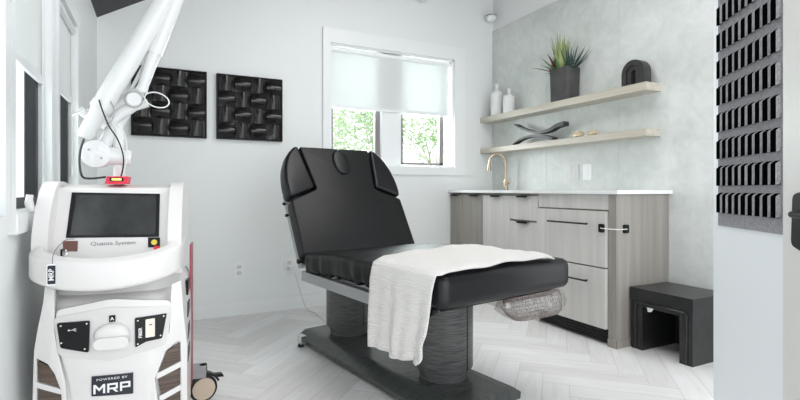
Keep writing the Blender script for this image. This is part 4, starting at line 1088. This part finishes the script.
# big drum joint
c0 = mp3(95.5, 153.5, 0.16)
bm = B(); lathe(bm, [(0.036, 0.0), (0.043, 0.004), (0.043, 0.055), (0.036, 0.06)], n=40, M=Matrix.Rotation(-pi / 2, 4, 'X'), c=c0); dj = obj('drum_joint', bm, M_armw, lm)
for dx, dz in ((-.018, .012), (.016, -.014)):
    bm = B(); lathe(bm, [(0.0035, 0), (0.0035, 0.003)], n=12, M=Matrix.Rotation(-pi / 2, 4, 'X'), c=c0 + Vector((dx, -0.002, dz))); obj('screw', bm, M_greyp, dj)
arm_tube('cross_tube', [(98, 154, .19), (112, 156, .19), (131, 158, .20)], [10, 9, 8], lm)
arm_tube('lower_link', [(102, 150, .20), (112, 132, .21), (124, 113, .22)], [7, 7, 6.5], lm)
arm_tube('tube_end_housing', [(84, 138, .17), (86, 134, .17), (101, 108, .17)], [5, 7, 8], lm)
arm_tube('long_arm_tube', [(98, 113, .17), (101, 108, .17), (130, 60, .18), (165.5, 0, .20), (190, -40, .22)], [7.5, 9.2, 9.4, 9.6, 9.8], lm)
arm_tube('arm_collar', [(100, 109.5, .17), (104, 103, .17)], 9.9, lm)
arm_tube('side_rod', [(126, 100, .22), (152, 50, .22), (172, 8, .22), (190, -30, .23)], 1.8, lm)
arm_tube('elbow_link', [(112, 122, .20), (122, 113, .20), (134, 106, .20), (148, 103, .20)], [5.5, 6, 5.2, 4], lm)
arm_tube('elbow_link', [(120, 105, .21), (131, 97, .21), (142, 92, .21)], [5.5, 6.5, 6], lm)
bm = B(); lathe(bm, [(0.020, 0), (0.024, 0.004), (0.024, 0.03), (0.02, 0.034)], n=28, M=Matrix.Rotation(-pi / 2, 4, 'X'), c=mp3(133.5, 99, 0.165)); ej = obj('elbow_joint', bm, M_armw, lm)
bm = B(); cc = mp3(133.5, 99, 0.163); tube(bm, [(cc.x + .0265 * cos(a), cc.y + .004, cc.z + .0265 * sin(a)) for a in [2 * pi * k / 28 for k in range(28)]], 0.0018, 6, closed=True); obj('joint_ring', bm, M_greyp, ej)
bm = B(); bmesh.ops.create_uvsphere(bm, u_segments=20, v_segments=12, radius=0.0175); bm.transform(Matrix.Translation(mp3(141, 90, .20))); obj('ball_joint', bm, M_armw, lm)
arm_tube('upper_arm_tube', [(141, 92, .20), (144, 84, .20), (152, 60, .20), (154.5, 54, .20)], [5.5, 5.0, 6.0, 6.2], lm)
arm_tube('upper_arm_sleeve', [(154.3, 54.5, .20), (175.5, 0, .21), (190, -38, .22)], [7.2, 7.4, 7.6], lm)
arm_tube('upper_side_rod', [(158, 56, .21), (182, 0, .22), (196, -34, .23)], 1.0, lm)
bm = B(); c1 = mp3(157, 100, .17); tube(bm, [(c1.x + .036 * cos(a), c1.y, c1.z + .024 * sin(a) - .006 * cos(a)) for a in [2 * pi * k / 32 for k in range(32)]], 0.0022, 8, closed=True); obj('cable_loop', bm, M_armw, lm)
arm_tube('pivot_handle', [(86, 110, .15), (78, 113, .15), (73, 115.5, .15)], [1.3, 1.2, 2.2], lm, M_chrome)
arm_tube('tee_bracket', [(80, 110, .18), (94, 118, .18), (104, 128, .19)], [4.5, 5.5, 4.5], lm)
def cable(name, pts, r, mat):
    bm = B(); tube(bm, smooth_pts([mp3(*p) for p in pts], 6), r, 8); obj(name, bm, mat, lm)
cable('black_cable', [(99, 100, .13), (103, 112, .13), (109, 126, .13), (118, 140, .13), (123, 155, .13), (123, 168, .14), (120.5, 178, .15)], 0.0021, M_black)
cable('black_cable', [(84, 139, .15), (80.5, 150, .14), (79.5, 163, .13), (82, 176, .13), (90, 178.5, .13), (106, 177, .14)], 0.0033, M_navy)
cable('white_cable', [(108, 118, .15), (120, 127, .15), (126, 140, .15), (127, 160, .15), (121, 176, .15)], 0.0016, M_armw)
cable('white_cable', [(110, 121, .16), (117, 130, .16), (121.5, 150, .16), (124, 176, .16)], 0.0016, M_armw)
cable('black_cable', [(110, 100, .15), (114, 110, .14), (112, 120, .14), (106, 124, .14)], 0.0018, M_greyp)

# ------------------------------------------------------------------ outside
bm = B(); box(bm, -8, 16, YB + 0.5, 22, -0.6, -0.5); struct(obj('ground', bm, M_grass))
def tree(lab, x, y, H, seedv, n=900, spread=1.2):
    rnd = random.Random(seedv); t = thing('garden_tree', lab, 'tree', (x, y, -0.5), group='trees outside the back window')
    bm = B(); tips = []
    def br(p, d, L, r, lv):
        pts = [Vector(p)]; dd = Vector(d)
        for k in range(4):
            dd = (dd + Vector((rnd.uniform(-.25, .25), rnd.uniform(-.25, .25), rnd.uniform(-.05, .15)))).normalized(); pts.append(pts[-1] + dd * L / 4)
            if lv > 1: tips.append((pts[-1].copy(), 0.12 + 0.06 * (3 - lv)))
        tube(bm, pts, [r, r * .85, r * .7, r * .6, r * .45], 6)
        if lv < 3:
            for k in range(4 if lv == 0 else 3):
                a = rnd.uniform(0, 2 * pi); q = pts[rnd.choice((2, 3, 4))]
                br(q, (cos(a) * spread, sin(a) * spread, rnd.uniform(0.3, 1.1)), L * .62, r * .5, lv + 1)
    br((0, 0, 0), (0, 0, 1), H * .5, 0.06, 0)
    obj('tree_trunk', bm, M_bark, t)
    bm = B()
    for k in range(n):
        c, s_ = rnd.choice(tips); p = c + Vector((rnd.gauss(0, 1), rnd.gauss(0, 1), rnd.gauss(0, 1))) * s_
        d = Vector((rnd.uniform(-1, 1), rnd.uniform(-1, 1), rnd.uniform(-1, .4))).normalized(); u_ = d.orthogonal().normalized() * .017; L = rnd.uniform(.07, .13)
        vs = [bm.verts.new(q) for q in (p, p + d * L * .5 + u_, p + d * L, p + d * L * .5 - u_)]; bm.faces.new(vs)
    obj('foliage', bm, M_tree, t)
tree('leafy tree seen through the left half of the back window', 2.3, 6.6, 3.6, 3, 3600, 0.8)
tree('leafy tree seen through the right half of the back window', 5.2, 8.4, 4.2, 11, 3600, 0.8)

# ------------------------------------------------------------------ light and camera
w = bpy.data.worlds.new('sky'); bpy.context.scene.world = w; w.use_nodes = True
bgd = w.node_tree.nodes['Background']; bgd.inputs['Color'].default_value = (0.94, 0.97, 1.0, 1); bgd.inputs['Strength'].default_value = 1.7
def area(name, loc, tgt, sx, sy, e, col=(1, 1, 1)):
    l = bpy.data.lights.new(name, 'AREA'); l.shape = 'RECTANGLE'; l.size = sx; l.size_y = sy; l.energy = e; l.color = col
    o = bpy.data.objects.new(name, l); C.objects.link(o); o.location = loc
    o.rotation_euler = (Vector(tgt) - Vector(loc)).to_track_quat('-Z', 'Y').to_euler(); return o
area('ceiling_fill', (1.2, 1.6, 2.75), (1.2, 1.7, 0), 1.6, 2.0, 26, (1, 0.99, 0.98))  # added fill lamp out of view, brightens the room from above; no real fixture
area('window_daylight', (1.85, 4.05, 1.75), (1.5, 2.0, 0.9), 1.2, 0.9, 38, (0.93, 0.98, 1))
area('window_daylight', (-0.75, 2.1, 1.35), (1.0, 2.1, 0.9), 1.9, 0.9, 7, (0.93, 0.98, 1))
cam = bpy.data.cameras.new('camera'); co = bpy.data.objects.new('camera', cam); C.objects.link(co)
co.location = (0, 0, HC); co.rotation_euler = (pi / 2, 0, -YAW)
cam.sensor_width = 36; cam.lens = FP / 800 * 36; cam.shift_y = -10.5 / 800; cam.clip_start = 0.02
S = bpy.context.scene; S.camera = co
S.view_settings.view_transform = 'Standard'; S.view_settings.look = 'None'; S.view_settings.gamma = 1; S.view_settings.exposure = 0.78
try: S.view_settings.use_curve_mapping = False
except Exception: pass
